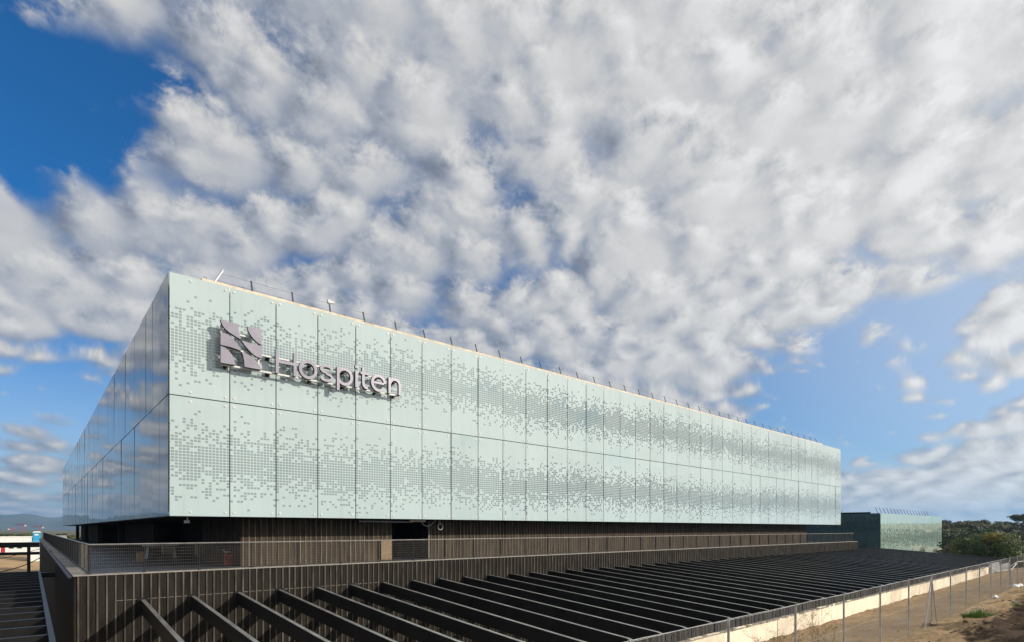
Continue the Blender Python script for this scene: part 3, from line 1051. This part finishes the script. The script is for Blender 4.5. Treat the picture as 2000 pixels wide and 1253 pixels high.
def strip_mesh(Lx, seed):
    r2 = random.Random(seed)
    b = MB()
    n = 46
    pts = []
    for i in range(n + 1):
        u = i / n
        pts.append((u * Lx, -.018 + r2.uniform(-.016, .016) - .02 * math.sin(u * math.pi * 9 + seed), .0 + .012 * math.sin(u * 5 + seed) - (.012 * math.sin(u * math.pi)), -.42 + r2.uniform(-.035, .03) + .02 * math.sin(u * 7 + seed)))
    vs_ = [(x, y, zt) for x, y, zt, zb in pts] + [(x, y + r2.uniform(-.01, .01), zb) for x, y, zt, zb in pts]
    vs_ += [(x, y + .02, zt) for x, y, zt, zb in pts]
    m = n + 1
    b.add(vs_, [(i, m + i, m + i + 1, i + 1) for i in range(n)] + [(i, i + 1, 2 * m + i + 1, 2 * m + i) for i in range(n)])
    return b.mesh('membrane_strip', 'membrane')


SM = [strip_mesh(1.60, s) for s in range(4)]
for k, x in enumerate([-1.17 - 1.675 * j for j in (2, 1)] + BXS[:-1]):
    put('membrane_strip', SM[(k * 3 + k // 5) % 4], PG, (x + .035, YO - .02, ZO + rnd.gauss(0, .006)))
et = [(x_, YO - .01 + rnd.gauss(0, .008), ZO + .012 + rnd.gauss(0, .006)) for x_ in np.arange(-5, 86.5, .84)]
MB().tube(et, .016, 5).build('edge_cable', 'galv', PG)

# cream board-faced retaining wall below the pergola edge
CW = thing('retaining_wall', (34, -16.1, -3.6), 'low cream board-faced retaining wall below the pergola edge', 'wall')
x, k = -8.0, 0
while x < 72.3:
    L_ = 2.4
    x2 = min(x + L_, 72.5)
    zt = -2.36 + rnd.gauss(0, .018)
    o = MB().box(x + .006, x2 - .006, -16.13 + rnd.gauss(0, .006), -15.98, -3.9, zt).build('panel', 'cream', CW)
    bevel(o, .006, 1)
    x = x2
MB().box(-8, 87, -15.978, -15.72, -7.4, -2.52).build('core', 'grey_block', CW)
led = MB()
for i in range(260):
    x = -6 + i * .31
    led.box(x, x + .31, -16.16 + rnd.uniform(-.02, .03), -16.0, -2.40, -2.355 + rnd.uniform(-.01, .035))
led.build('mortar_ledge', 'coping', CW)
blk = MB().box(72.6, 78.6, -16.2, -15.98, -3.9, -2.1)
tag(bevel(blk.build('concrete_block', 'grey_block'), .03), 'grey concrete block at the end of the cream retaining wall', 'block')

# ------------------------------------------------------------------ side pergola
SP = thing('side_pergola', (-12, 4, -7.4), 'shaded pergola of dark cross beams beside the podium', 'pergola')
MB().box(-4.03, -3.91, -16.4, 19, -1.45, -1.03).build('edge_beam', 'beam', SP)
MB().box(-3.91, PX0 - .001, 18.6, 18.9, -1.4, -1.1).build('tie', 'beam', SP)
sb = MB().box(-22, -4.032, -.07, .07, -1.42, -1.06).mesh('beam', 'beam')
for k in range(18):
    put('beam', sb, SP, (0, -11.8 + 1.75 * k, 0))
for z0, z1 in ((.50, .82), (.03, .21), (-1.45, -1.02)):
    MB().box(-24, -3.95, 19.05, 19.35, z0, z1).build('portal_rail', 'beam', SP)
for x in (-4.55, -10.5, -16.5, -22.5):
    MB().box(x, x + .17, 19.10, 19.30, -7.4, .499).build('portal_post', 'beam', SP)


def sag(a, b, s, n=14):
    a, b = Vector(a), Vector(b)
    return [tuple(a.lerp(b, i / n) - Vector((0, 0, s * math.sin(math.pi * i / n)))) for i in range(n + 1)]


tag(MB().tube(sag((-3.2, 26.7, .02), (-6.0, 19.0, -1.02), .25), .03, 5).build('slack_cable', 'black_cable'), 'thick black cable dropping from the terrace coping to the side pergola', 'cable')
tag(MB().tube(sag((-3.9, 19.2, .4), (-8.5, 16.0, -.55), .15), .018, 5).build('slack_cable', 'black_cable'), 'thin black cable slung from the portal frame of the side pergola', 'cable')

# ------------------------------------------------------------------ annex with the same glass
AX0, AY0, AZ0, AZ1, ANP = 105.6, 2.69, -4.2, 4.35, 22
AN = thing('glass_annex', (AX0 + 22, 10, AZ0), 'smaller glass-clad annex behind the far end of the pergola', 'building')
ap = MB().box(GAP, PITCH - GAP, 0, .02, AZ0, AZ1).mesh('glass_panel', 'frit_annex')
for k in range(ANP):
    put('glass_panel', ap, AN, (AX0 + PITCH * k, AY0, 0), (0, 0, rnd.gauss(0, .001)))
al = MB().box(0, .02, GAP, PITCH - GAP, AZ0, AZ1).mesh('glass_panel', 'frit_annex_side')
for k in range(9):
    put('glass_panel', al, AN, (AX0 - .02, AY0 + .06 + PITCH * k, 0), (0, 0, rnd.gauss(0, .001)))
MB().box(AX0 + .5, AX0 + PITCH * ANP - .2, AY0 + .4, AY0 + .6, AZ0, AZ1 - .2).build('inner_wall', 'window_dark', AN)
MB().box(AX0 + .4, AX0 + .6, AY0 + .61, AY0 + 18, AZ0, 1.9).build('inner_wall', 'window_dark', AN)
MB().box(AX0 + .4, AX0 + .6, AY0 + .61, AY0 + 18, 1.901, AZ1 - .2).build('inner_wall', 'grey_block', AN)
MB().box(AX0 + PITCH * ANP - .19, AX0 + PITCH * ANP - .01, AY0 + .03, AY0 + 18, AZ0, AZ1 - .05).build('end_wall', 'grey_block', AN)
MB().box(AX0 + .61, AX0 + PITCH * ANP - .2, AY0 + .61, AY0 + 18, AZ1 - .35, AZ1 - .12).build('roof', 'black_concrete', AN)
MB().box(AX0 + 1.6, AX0 + 1.9, AY0 + 2.0, AY0 + 9, AZ1 - .12, AZ1 + .28).build('parapet', 'black_concrete', AN)
AR = MB().box(AX0 + 2, AX0 + 36, AY0 + .5, AY0 + .53, AZ1 - .1, AZ1 - .07).build('roof_railing', 'navy', AN)
r2 = MB().bar((0, 0, 0), (0, .5, 1.25), .15, .06).mesh('post', 'navy')
for k in range(17):
    put('post', r2, AR, (AX0 + 1.0 + 2.15 * k, AY0 + .55, AZ1 - .2))
r3 = MB().bar((0, 0, 0), (.4, 0, 1.0), .06, .1).mesh('post', 'navy')
for k in range(6):
    put('post', r3, AR, (AX0 + 1.0, AY0 + 6.4 + 1.9 * k, AZ1 - .2))
MB().bar((AX0 + 1.2, AY0 + 1.05, AZ1 + 1.0), (AX0 + 1.4, AY0 + 17, AZ1 + 1.0), .02).build('wire', 'white_metal', AR)

# ------------------------------------------------------------------ chain-link fence
YF = CY + 5.8
FX = [13.74 + 3.45 * k for k in range(-4, 14)]
FE = thing('chain_link_fence', (25, YF, -2), 'galvanised chain-link fence between the sandy strip and the dark bank', 'fence')
FTOP = -.274


def gz(x):
    return ground_z(x, YF)


for x in FX:
    z0 = gz(x) - .2
    MB().bar((x, YF, z0), (x, YF, FTOP + .02), .055, .055, 8).build('post', 'galv', FE)
for x in (FX[7], FX[13]):
    for s in (-1, 1):
        MB().bar((x + s * .04, YF + .01, FTOP - .12), (x + s * 1.0, YF + .02, gz(x + s * 1.0) - .05), .045, .045, 6).build('brace', 'white_metal' if s < 0 else 'galv', FE)
for zt in (FTOP, FTOP - 1.05, FTOP - 2.06):
    MB().tube([(x, YF - .03, zt + rnd.gauss(0, .012)) for x in np.arange(FX[0], FX[-1] + .1, 1.725)], .003, 4).build('tension_wire', 'galv', FE)
ms = MB()
pit = .095
Lf = FX[-1] - FX[0]
for i in range(int(Lf / pit)):
    x = FX[0] + i * pit
    hh = 2.08
    zb = FTOP - hh
    wv = .0015 if x < 22 else .0021
    ms.bar((x, YF - .032, zb), (x + hh * .9, YF - .032, FTOP - .004), wv)
    ms.bar((x + hh * .9, YF - .036, zb), (x, YF - .036, FTOP - .004), wv)
tag(ms.build('wire_mesh', 'mesh_wire', FE), kind='stuff')

# ------------------------------------------------------------------ foliage
def leaf_cloud(n, blobs, size, seed, flat=0.75, name='crown', mat='leaf_oak'):
    """n small leaf-clump faces spread through several uneven blobs (cx,cy,cz,rx,ry,rz)"""
    rg = np.random.default_rng(seed)
    w = np.array([b_[3] * b_[4] * b_[5] for b_ in blobs])
    idx = rg.choice(len(blobs), n, p=w / w.sum())
    B = np.array(blobs)[idx]
    d = rg.normal(size=(n, 3))
    d /= np.linalg.norm(d, axis=1)[:, None]
    r = rg.random(n) ** 0.38
    P_ = B[:, :3] + d * r[:, None] * B[:, 3:]
    nrm = d + rg.normal(size=(n, 3)) * 0.7 + np.array([0, 0, .35])
    nrm /= np.linalg.norm(nrm, axis=1)[:, None]
    t = np.cross(nrm, rg.normal(size=(n, 3)))
    t /= np.linalg.norm(t, axis=1)[:, None]
    bt = np.cross(nrm, t)
    s = size * (0.6 + 0.8 * rg.random(n))[:, None]
    k = flat
    V = np.stack([P_ - t * s, P_ + bt * s * k * .6, P_ + t * s, P_ - bt * s * k * .6], axis=1).reshape(-1, 3)
    me = bpy.data.meshes.new(name)
    me.from_pydata(V.tolist(), [], np.arange(4 * n).reshape(-1, 4).tolist())
    me.materials.append(MATS[mat])
    me.update()
    return me


def blob_crown(seed, rx, rz, z0, n=9):
    r_ = random.Random(seed)
    out = [(0, 0, z0 + rz, rx * .72, rx * .72, rz * .75)]
    for i in range(n):
        a = r_.uniform(0, 6.28)
        q = r_.uniform(.35, .72)
        out.append((math.cos(a) * rx * q, math.sin(a) * rx * q, z0 + rz * r_.uniform(.45, 1.55), rx * r_.uniform(.28, .46), rx * r_.uniform(.28, .46), rz * r_.uniform(.25, .45)))
    return out


def trunk_mesh(h, r, seed):
    r_ = random.Random(seed)
    b = MB()
    p = Vector((0, 0, -.6))
    for k in range(4):
        q_ = Vector((r_.uniform(-.1, .1), r_.uniform(-.1, .1), h * (k + 1) / 4))
        b.bar(p, q_, 2 * r * (1 - k * .18), None, 7, 2 * r * (1 - (k + 1) * .18))
        p = q_
    for k in range(6):
        a = r_.uniform(0, 6.28)
        st = Vector((0, 0, h * r_.uniform(.45, .95)))
        b.bar(st, st + Vector((math.cos(a), math.sin(a), r_.uniform(.5, 1.1))) * h * .55, r * .9, None, 5, r * .25)
    return b.mesh('trunk', 'bark')


TREES = []
for k, (mat, rx, rz, nl, sz) in enumerate([('leaf_oak', 3.0, 1.7, 1500, .30), ('leaf_brown', 2.7, 1.6, 1400, .28), ('leaf_oak', 3.6, 1.9, 1700, .32), ('leaf_bright', 2.6, 1.9, 1500, .28), ('leaf_brown', 3.3, 1.5, 1500, .30)]):
    TREES.append((leaf_cloud(nl, blob_crown(k + 20, rx, rz, 1.6), sz, k, mat=mat), trunk_mesh(2.6, .17, k)))


def tree(name, loc, kind, s, label, group, rz=None):
    t = thing(name, loc, label, 'tree', group)
    for nm, me in zip(('crown', 'trunk'), TREES[kind]):
        o = put(nm, me, t, loc)
        o.rotation_euler = (0, 0, rz if rz is not None else rnd.uniform(0, 6.28))
        o.scale = (s, s, s * rnd.uniform(.85, 1.1))
    return t


def at_px(px, depth):
    X = (px - 1000) / FPX * depth
    return (CX + .753 * X + .6581 * depth, CY - .6581 * X + .753 * depth)


# wooded rise behind the annex
KL = {0: ('dark green holm oak in the dense wood on the rise', 'dark oaks in the wood'), 1: ('olive brown oak in the dense wood on the rise', 'brown oaks in the wood'),
      2: ('dark green holm oak in the dense wood on the rise', 'dark oaks in the wood'), 4: ('olive brown oak in the dense wood on the rise', 'brown oaks in the wood')}
rt = random.Random(11)
for dep, cnt_, ztop in ((105, 9, .2), (118, 9, 1.0), (140, 11, 2.0), (165, 12, 3.2), (195, 13, 4.4), (230, 14, 5.6)):
    for i in range(cnt_):
        p0 = 1862 if dep < 135 else 1800
        px = p0 + (2130 - p0) * (i + rt.random()) / cnt_
        x, y = at_px(px, dep + rt.uniform(-8, 8))
        kd = rt.choice((0, 1, 2, 4))
        s = rt.uniform(.95, 1.5)
        tree('oak_tree', (x, y, ztop - 5.3 * s + rt.uniform(-.3, .4)), kd, s, KL[kd][0], KL[kd][1])
x, y = at_px(1988, 215)
tree('oak_tree', (x, y, 2.6), 2, .95, 'flat-topped oak standing above the skyline of the wood', None)
# large round tree and its neighbours beyond the pergola end
x, y = at_px(1936, 74)
T1 = thing('round_tree', (x, y, -5.4), 'large round dark green tree beyond the far end of the pergola', 'tree')
bl = blob_crown(5, 4.3, 3.4, .6, 18)
o = put('crown', leaf_cloud(15000, bl, .15, 3, mat='leaf_bright'), T1, (x, y, -5.4))
put('trunk', trunk_mesh(4.0, .3, 4), T1, (x, y, -5.4))
o = put('crown', leaf_cloud(900, [(-1.6, -.4, 5.9, 1.3, 1.3, .75)], .13, 8, mat='leaf_yellow'), T1, (x, y, -5.4))
o['label'] = 'yellow flowering top'
for px, dep, s, z, lab in ((1884, 86, .75, -5.2, 'bright green bush between the annex and the round tree'), (1898, 96, .95, -4.2, 'bright green tree just behind the round tree'),
                           (1990, 80, .7, -5.2, 'bright green bush right beside the round tree and the fence end'), (2030, 88, .9, -5, 'bright green tree past the fence end')):
    x, y = at_px(px, dep)
    tree('bush_tree', (x, y, z), 3, s, lab, None)
# scrub trees towards the hills
for i in range(30):
    px = -330 + 500 * (i + rt.random()) / 30
    dep = rt.uniform(170, 330)
    x, y = at_px(px, dep)
    kd = rt.choice((0, 3, 3, 2))
    tree('scrub_tree', (x, y, -5.2 + rt.uniform(-.6, .2)), kd, rt.uniform(.8, 1.25),
         'small green tree in the scrub beyond the site cabins' if kd == 3 else 'dark evergreen in the scrub beyond the site cabins', 'light trees in the scrub' if kd == 3 else 'dark trees in the scrub')

# ------------------------------------------------------------------ site things on the left
def on_ground(px, dep):
    x, y = at_px(px, dep)
    return x, y, ground_z(x, y)


x, y, z = on_ground(72, 132)
PZ = -1.45
PT = thing('portable_toilet', (x, y, PZ), 'blue portable toilet with white roof beyond the terrace end', 'toilet')
b = MB().box(x - .75, x + .75, y - .7, y + .7, PZ, PZ + 2.2)
for sx in (-.68, .62):
    b.box(x + sx, x + sx + .06, y - .74, y - .7, PZ, PZ + 2.15)
b.build('cabin', 'blue_plastic', PT)
bevel(MB().box(x - .82, x + .82, y - .78, y + .78, PZ + 2.201, PZ + 2.36).box(x - .6, x + .6, y - .6, y + .6, PZ + 2.36, PZ + 2.5).build('roof', 'white_plastic', PT), .05)
MB().box(x - .5, x + .5, y - .73, y - .701, PZ + .1, PZ + 2.05).build('door', 'blue_plastic', PT)
MB().box(x - .4, x + .3, y - .75, y - .731, PZ + 1.55, PZ + 1.85).build('notice', 'white_plastic', PT)
tag(bevel(MB().box(x - 1.6, x + 1.6, y - 1.4, y + 1.4, ground_z(x, y) - .3, PZ - .002).build('storage_container', 'white_plastic'), .03), 'white storage container under the blue portable toilet', 'container')


def cabin(px, dep, L_, label):
    x, y, z = on_ground(px, dep)
    t = thing('site_cabin', (x, y, z), label, 'cabin', 'site cabins')
    ZC = -.55
    MB().box(x - L_ / 2, x + L_ / 2, y, y + 2.4, z - .1, ZC).build('shell', 'white_plastic', t)
    bevel(MB().box(x - L_ / 2 - .1, x + L_ / 2 + .1, y - .1, y + 2.5, ZC + .001, ZC + .25).build('roof', 'white_plastic', t), .03)
    for k in range(int(L_ / 1.6)):
        xx = x - L_ / 2 + .8 + k * 1.6
        if k % 3 == 2:
            MB().box(xx - .4, xx + .4, y - .03, y - .002, z + .1, z + 2.1).build('door', 'red_paint', t)
        else:
            w_ = MB().box(xx - .5, xx + .5, y - .04, y - .002, z + 1.0, z + 2.0).build('window', 'grey_block', t)
            MB().box(xx - .43, xx + .43, y - .055, y - .041, z + 1.07, z + 1.93).build('pane', 'window_dark', w_)


cabin(14, 142, 9.6, 'white flat-roofed site cabin with red door beside the portable toilet')
cabin(-70, 143, 9.6, 'white site cabin farther along the row of site cabins')
x, y, z = on_ground(104, 62)
WT = thing('water_tank', (x - 2.2, y + 40, -2.7), 'grey covered tank behind the side railing', 'tank')
xx, yy = at_px(112, 118)
bevel(MB().box(xx - 1.6, xx + 1.6, yy - 1, yy + 1.2, -3, -.1).build('shell', 'grey_block', WT), .15)
MB().box(xx - 1.5, xx + 1.5, yy - .9, yy + 1.1, -.1, .25).build('lid', 'grey_block', WT)


def crane(px, dep, h, jib, ang, label):
    x, y = at_px(px, dep)
    t = thing('tower_crane', (x, y, -6), label, 'crane', 'tower cranes')
    m_ = MB()
    for sx in (-1, 1):
        for sy in (-1, 1):
            m_.bar((x + sx, y + sy, -8), (x + sx, y + sy, h), .5)
    k = -6.0
    s = 1
    while k < h - 3:
        m_.bar((x - s, y - 1, k), (x + s, y - 1, k + 3), .3)
        s = -s
        k += 3
    m_.build('mast', 'red_paint', t)
    dx_, dy_ = math.cos(ang), math.sin(ang)
    MB().bar((x - dx_ * jib * .3, y - dy_ * jib * .3, h), (x + dx_ * jib, y + dy_ * jib, h + .5), 1.0).bar((x, y, h), (x, y, h + 4), .8).bar((x, y, h + 4), (x + dx_ * jib * .7, y + dy_ * jib * .7, h + .8), .25).build('jib', 'red_paint', t)
    MB().box(x - dx_ * jib * .28 - 1.5, x - dx_ * jib * .28 + 1.5, y - 1, y + 1, h - 2, h).build('counterweight', 'white_plastic', t)


crane(45, 900, 8, 12, 2.4, 'small red tower crane left of the portable toilet on the plain')
crane(79, 1000, 5, 14, 2.5, 'small red tower crane seen above the portable toilet')
crane(21, 1100, 2, 10, .4, 'lowest red tower crane on the plain')

# things left on the terrace under the overhang
def canister(x, y, label):
    t = thing('fuel_canister', (x, y, -.14), label, 'canister')
    bevel(MB().box(x - .22, x + .22, y - .13, y + .13, -.14, .42).build('body', 'red_paint', t), .04, 3)
    MB().tube([(x - .16, y, .41), (x - .16, y, .52), (x + .1, y, .52), (x + .1, y, .41)], .02, 6).build('handle', 'white_metal', t)
    MB().bar((x - .18, y, .5), (x - .3, y, .62), .05, .05, 8).build('spout', 'white_metal', t)


canister(3.1, 3.1, 'red canister with pale spout on the terrace floor under the overhang')
x0, y0 = 1.6, 12.5
TB = thing('trestle_table', (x0, y0, -.14), 'pale trestle table on the terrace under the overhang', 'table')
MB().box(x0 - .9, x0 + .9, y0 - .35, y0 + .35, .62, .66).build('table_top', 'white_plastic', TB)
for sx in (-.75, .75):
    for sy in (-.28, .28):
        MB().bar((x0 + sx, y0 + sy, -.14), (x0 + sx * .9, y0 + sy * .8, .62), .04).build('leg', 'white_metal', TB)
for k, (x, y, w_, h) in enumerate(((.2, 9.5, .35, .5), (4.6, 16, .8, .9), (3.2, 20.5, .6, .7))):
    t = MB().box(x - w_ / 2, x + w_ / 2, y - w_ / 2, y + w_ / 2, -.14, h - .14)
    o = t.build('cardboard_box', 'wood')
    bevel(o, .01)
    tag(o, ['small box left on the terrace by the side railing', 'large box against the dark core wall under the overhang', 'middle-sized box deeper under the overhang'][k], 'box')

# ------------------------------------------------------------------ near bank: plants, clods, litter
def grass_tuft(px, D, label, n=800, rad=.5, h=.52):
    w = 2230 - px
    x = D * (2482 / w - 1.1442) + CX
    y = CY + D
    z = ground_z(x, y)
    t = thing('grass_tuft', (x, y, z), label, 'plant')
    b = MB()
    r_ = random.Random(px)
    for i in range(n):
        a = r_.uniform(0, 6.28)
        q_ = rad * r_.random() ** .6
        p = Vector((x + q_ * math.cos(a), y + q_ * math.sin(a), z - .03))
        L_ = h * r_.uniform(.5, 1.1) * (1.15 - q_ / rad * .5)
        d = Vector((math.cos(a) * .55 * q_ / rad + r_.gauss(0, .2), math.sin(a) * .55 * q_ / rad + r_.gauss(0, .2), 1)).normalized()
        s = Vector((-d.y, d.x, .2)).normalized() * .011
        e = p + d * L_
        m_ = p + d * L_ * .55
        b.add([p - s, p + s, m_ + s * .8, m_ - s * .8, e + Vector((d.x, d.y, -.3)) * .06], [(0, 1, 2, 3), (3, 2, 4)])
    b.build('blades', 'grass_leaf', t)
    fl = MB()
    for i in range(14):
        a = r_.uniform(0, 6.28)
        q_ = rad * .6 * r_.random()
        p = Vector((x + q_ * math.cos(a), y + q_ * math.sin(a), z + h * r_.uniform(.75, 1.0)))
        fl.box(p.x - .012, p.x + .012, p.y - .012, p.y + .012, p.z - .01, p.z + .012)
    fl.build('flowers', 'white_plastic', t)


grass_tuft(1912, 4.35, 'lush green grass tuft with tiny white flowers on the dark bank')
grass_tuft(1985, 3.6, 'smaller green tuft at the edge of the dark bank', 90, .2, .22)


def sapling(px, D, h, seed, label):
    w = 2230 - px
    x = D * (2482 / w - 1.1442) + CX
    y = CY + D
    z = ground_z(x, y)
    t = thing('sapling', (x, y, z), label, 'shrub')
    r_ = random.Random(seed)
    b = MB()
    lf = []

    def grow(p, d, L_, r, depth):
        q_ = p
        n = 4
        for i in range(n):
            d = (d + Vector((r_.gauss(0, .13), r_.gauss(0, .13), r_.gauss(.03, .08)))).normalized()
            e = q_ + d * L_ / n
            b.bar(q_, e, 2 * r * (1 - i * .15), None, 5, 2 * r * (1 - (i + 1) * .15))
            if depth >= 1:
                for _ in range(2):
                    lf.append(e + Vector((r_.gauss(0, .03), r_.gauss(0, .03), r_.gauss(0, .03))))
            if depth < 3 and (i >= 1 or depth > 0) and r_.random() < .85:
                a = r_.uniform(0, 6.28)
                sd = (d * .55 + Vector((math.cos(a), math.sin(a), .25)) * .8).normalized()
                grow(e, sd, L_ * r_.uniform(.42, .62), r * .55, depth + 1)
            q_ = e
    for _ in range(4):
        a = r_.uniform(0, 6.28)
        grow(Vector((x, y, z - .05)), Vector((math.cos(a) * .45, math.sin(a) * .45, 1)).normalized(), h * r_.uniform(.7, 1), .011, 0)
    b.build('stems', 'twig', t)
    lb_ = MB()
    for p in lf:
        d = Vector((r_.gauss(0, 1), r_.gauss(0, 1), r_.gauss(0, .6))).normalized() * r_.uniform(.016, .03)
        s = d.cross(Vector((r_.gauss(0, 1), r_.gauss(0, 1), r_.gauss(0, 1)))).normalized() * .009
        lb_.add([p, p + d * .5 + s, p + d, p + d * .5 - s], [(0, 1, 2, 3)])
    tag(lb_.build('leaves', 'leaf_small', t), kind='stuff')


sapling(1590, 6.3, 1.55, 5, 'sparse yellow-green sapling growing against the chain-link fence')
sapling(1525, 6.4, 1.25, 9, 'low straggly twiggy shrub beside the taller sapling at the fence')


def rock_mesh(seed, mat):
    r_ = random.Random(seed)
    import bmesh
    bm2 = bmesh.new()
    bmesh.ops.create_icosphere(bm2, subdivisions=2, radius=1)
    for v in bm2.verts:
        n_ = mnoise.noise(v.co * 1.6 + Vector((seed * 7.1, 0, 0)))
        v.co *= 1 + .45 * n_
        v.co.z *= .65
    me = bpy.data.meshes.new('clod')
    bm2.to_mesh(me)
    bm2.free()
    me.materials.append(MATS[mat])
    return me


RM = [rock_mesh(s, 'clod') for s in range(4)] + [rock_mesh(s + 10, 'stone') for s in range(4)]
rr = random.Random(21)
done = 0
while done < 230:
    D = rr.uniform(1.6, 10.0) if done < 55 else rr.uniform(2.0, 5.0)
    w = rr.uniform(225, 760)
    x = D * (2482 / w - 1.1442) + CX
    if x > 46 or x < 4:
        continue
    y = CY + D
    k = rr.choice(range(4)) if D < 4.6 else rr.choice(range(4, 8))
    s = rr.uniform(.03, .12) * rr.uniform(.5, 1.0) * (1.35 if D < 4.4 else .75)
    o = put('earth_clod' if k < 4 else 'field_stone', RM[k], None, (x, y, ground_z(x, y) + s * .15), (0, 0, rr.uniform(0, 6)))
    o.scale = (s, s * rr.uniform(.7, 1.2), s)
    if k < 4:
        tag(o, 'dark lump of earth lying on the near bank', 'clod', 'earth lumps on the bank')
    else:
        tag(o, 'small pale stone lying on the sandy strip behind the fence', 'stone', 'stones on the sandy strip')
    done += 1


def lit(name, px, D, build, label, cat):
    w = 2230 - px
    x = D * (2482 / w - 1.1442) + CX
    y = CY + D
    z = ground_z(x, y)
    o = build(x, y, z)
    return tag(o, label, cat)


lit('plank', 1832, 5.6, lambda x, y, z: bevel(MB().bar((x - .6, y, z + .03), (x + .5, y + .3, z + .05), .22, .04).build('plank', 'wood'), .005), 'short wooden plank lying at the foot of the braced fence post', 'plank')
lit('stick', 1915, 4.8, lambda x, y, z: MB().bar((x - .6, y + .2, z + .12), (x + .6, y - .15, z + .03), .035, .035, 6).build('stick', 'bark'), 'thin dark stick lying on the sandy edge of the bank', 'stick')
lit('stick', 1978, 4.9, lambda x, y, z: MB().bar((x - .9, y + .1, z + .25), (x + .9, y - .1, z + .03), .04, .04, 6).build('stick', 'bark'), 'dark stick lying near the fence end', 'stick')


def rag(x, y, z, mat, s, seed, nm):
    r_ = random.Random(seed)
    b = MB()
    n = 7
    b.add([(x + (i / n - .5) * s * 1.6, y + (j / n - .5) * s, z + .02 + abs(nz(i * .6, j * .6, 1, seed)) * s * .7 * (1 - (abs(i / n - .5) + abs(j / n - .5)) * .8)) for j in range(n + 1) for i in range(n + 1)],
          [(j * (n + 1) + i, j * (n + 1) + i + 1, (j + 1) * (n + 1) + i + 1, (j + 1) * (n + 1) + i) for j in range(n) for i in range(n)])
    return b.build(nm, mat)


lit('bag', 1987, 5.6, lambda x, y, z: rag(x, y, z, 'white_plastic', .8, 3, 'plastic_bag'), 'crumpled white plastic bag at the foot of the fence', 'bag')
lit('bag', 1945, 5.65, lambda x, y, z: rag(x, y, z, 'white_plastic', .35, 5, 'plastic_scrap'), 'small white plastic scrap by a fence post', 'scrap')
lit('bag', 1980, 4.1, lambda x, y, z: rag(x, y, z + .04, 'green_plastic', .34, 6, 'plastic_scrap'), 'bright green plastic scrap on the dark soil', 'scrap')
pts = [(67 + 2.6 * i, -17.2 + .7 * math.sin(i * 1.3), -2.9 + .8 * math.sin(i * .9 + 1) ** 2) for i in range(12)]
tag(MB().tube(smooth_curve([(p[0], p[2]) for p in pts], 4) and [(p[0], p[1], p[2]) for p in pts], .05, 6).build('hose', 'white_plastic'), 'pale hose looping over the ground beyond the cream wall', 'hose')

# ------------------------------------------------------------------ the air
hz = MB().box(-8600, 8600, -8600, 8600, -30, 215)
mh = bpy.data.materials.new('haze')
mh.use_nodes = True
TH = NT(mh.node_tree)
TH.n.clear()
pv = TH.new('ShaderNodeVolumePrincipled')
pv.inputs['Color'].default_value = (0.34, 0.62, 1.0, 1)
pv.inputs['Density'].default_value = 1.5e-4
pv.inputs['Anisotropy'].default_value = 0.2
mo = TH.new('ShaderNodeOutputMaterial')
TH.l.new(pv.outputs[0], mo.inputs['Volume'])
MATS['haze'] = mh
tag(hz.build('haze', 'haze', at=(0, 0, -30)), kind='stuff')
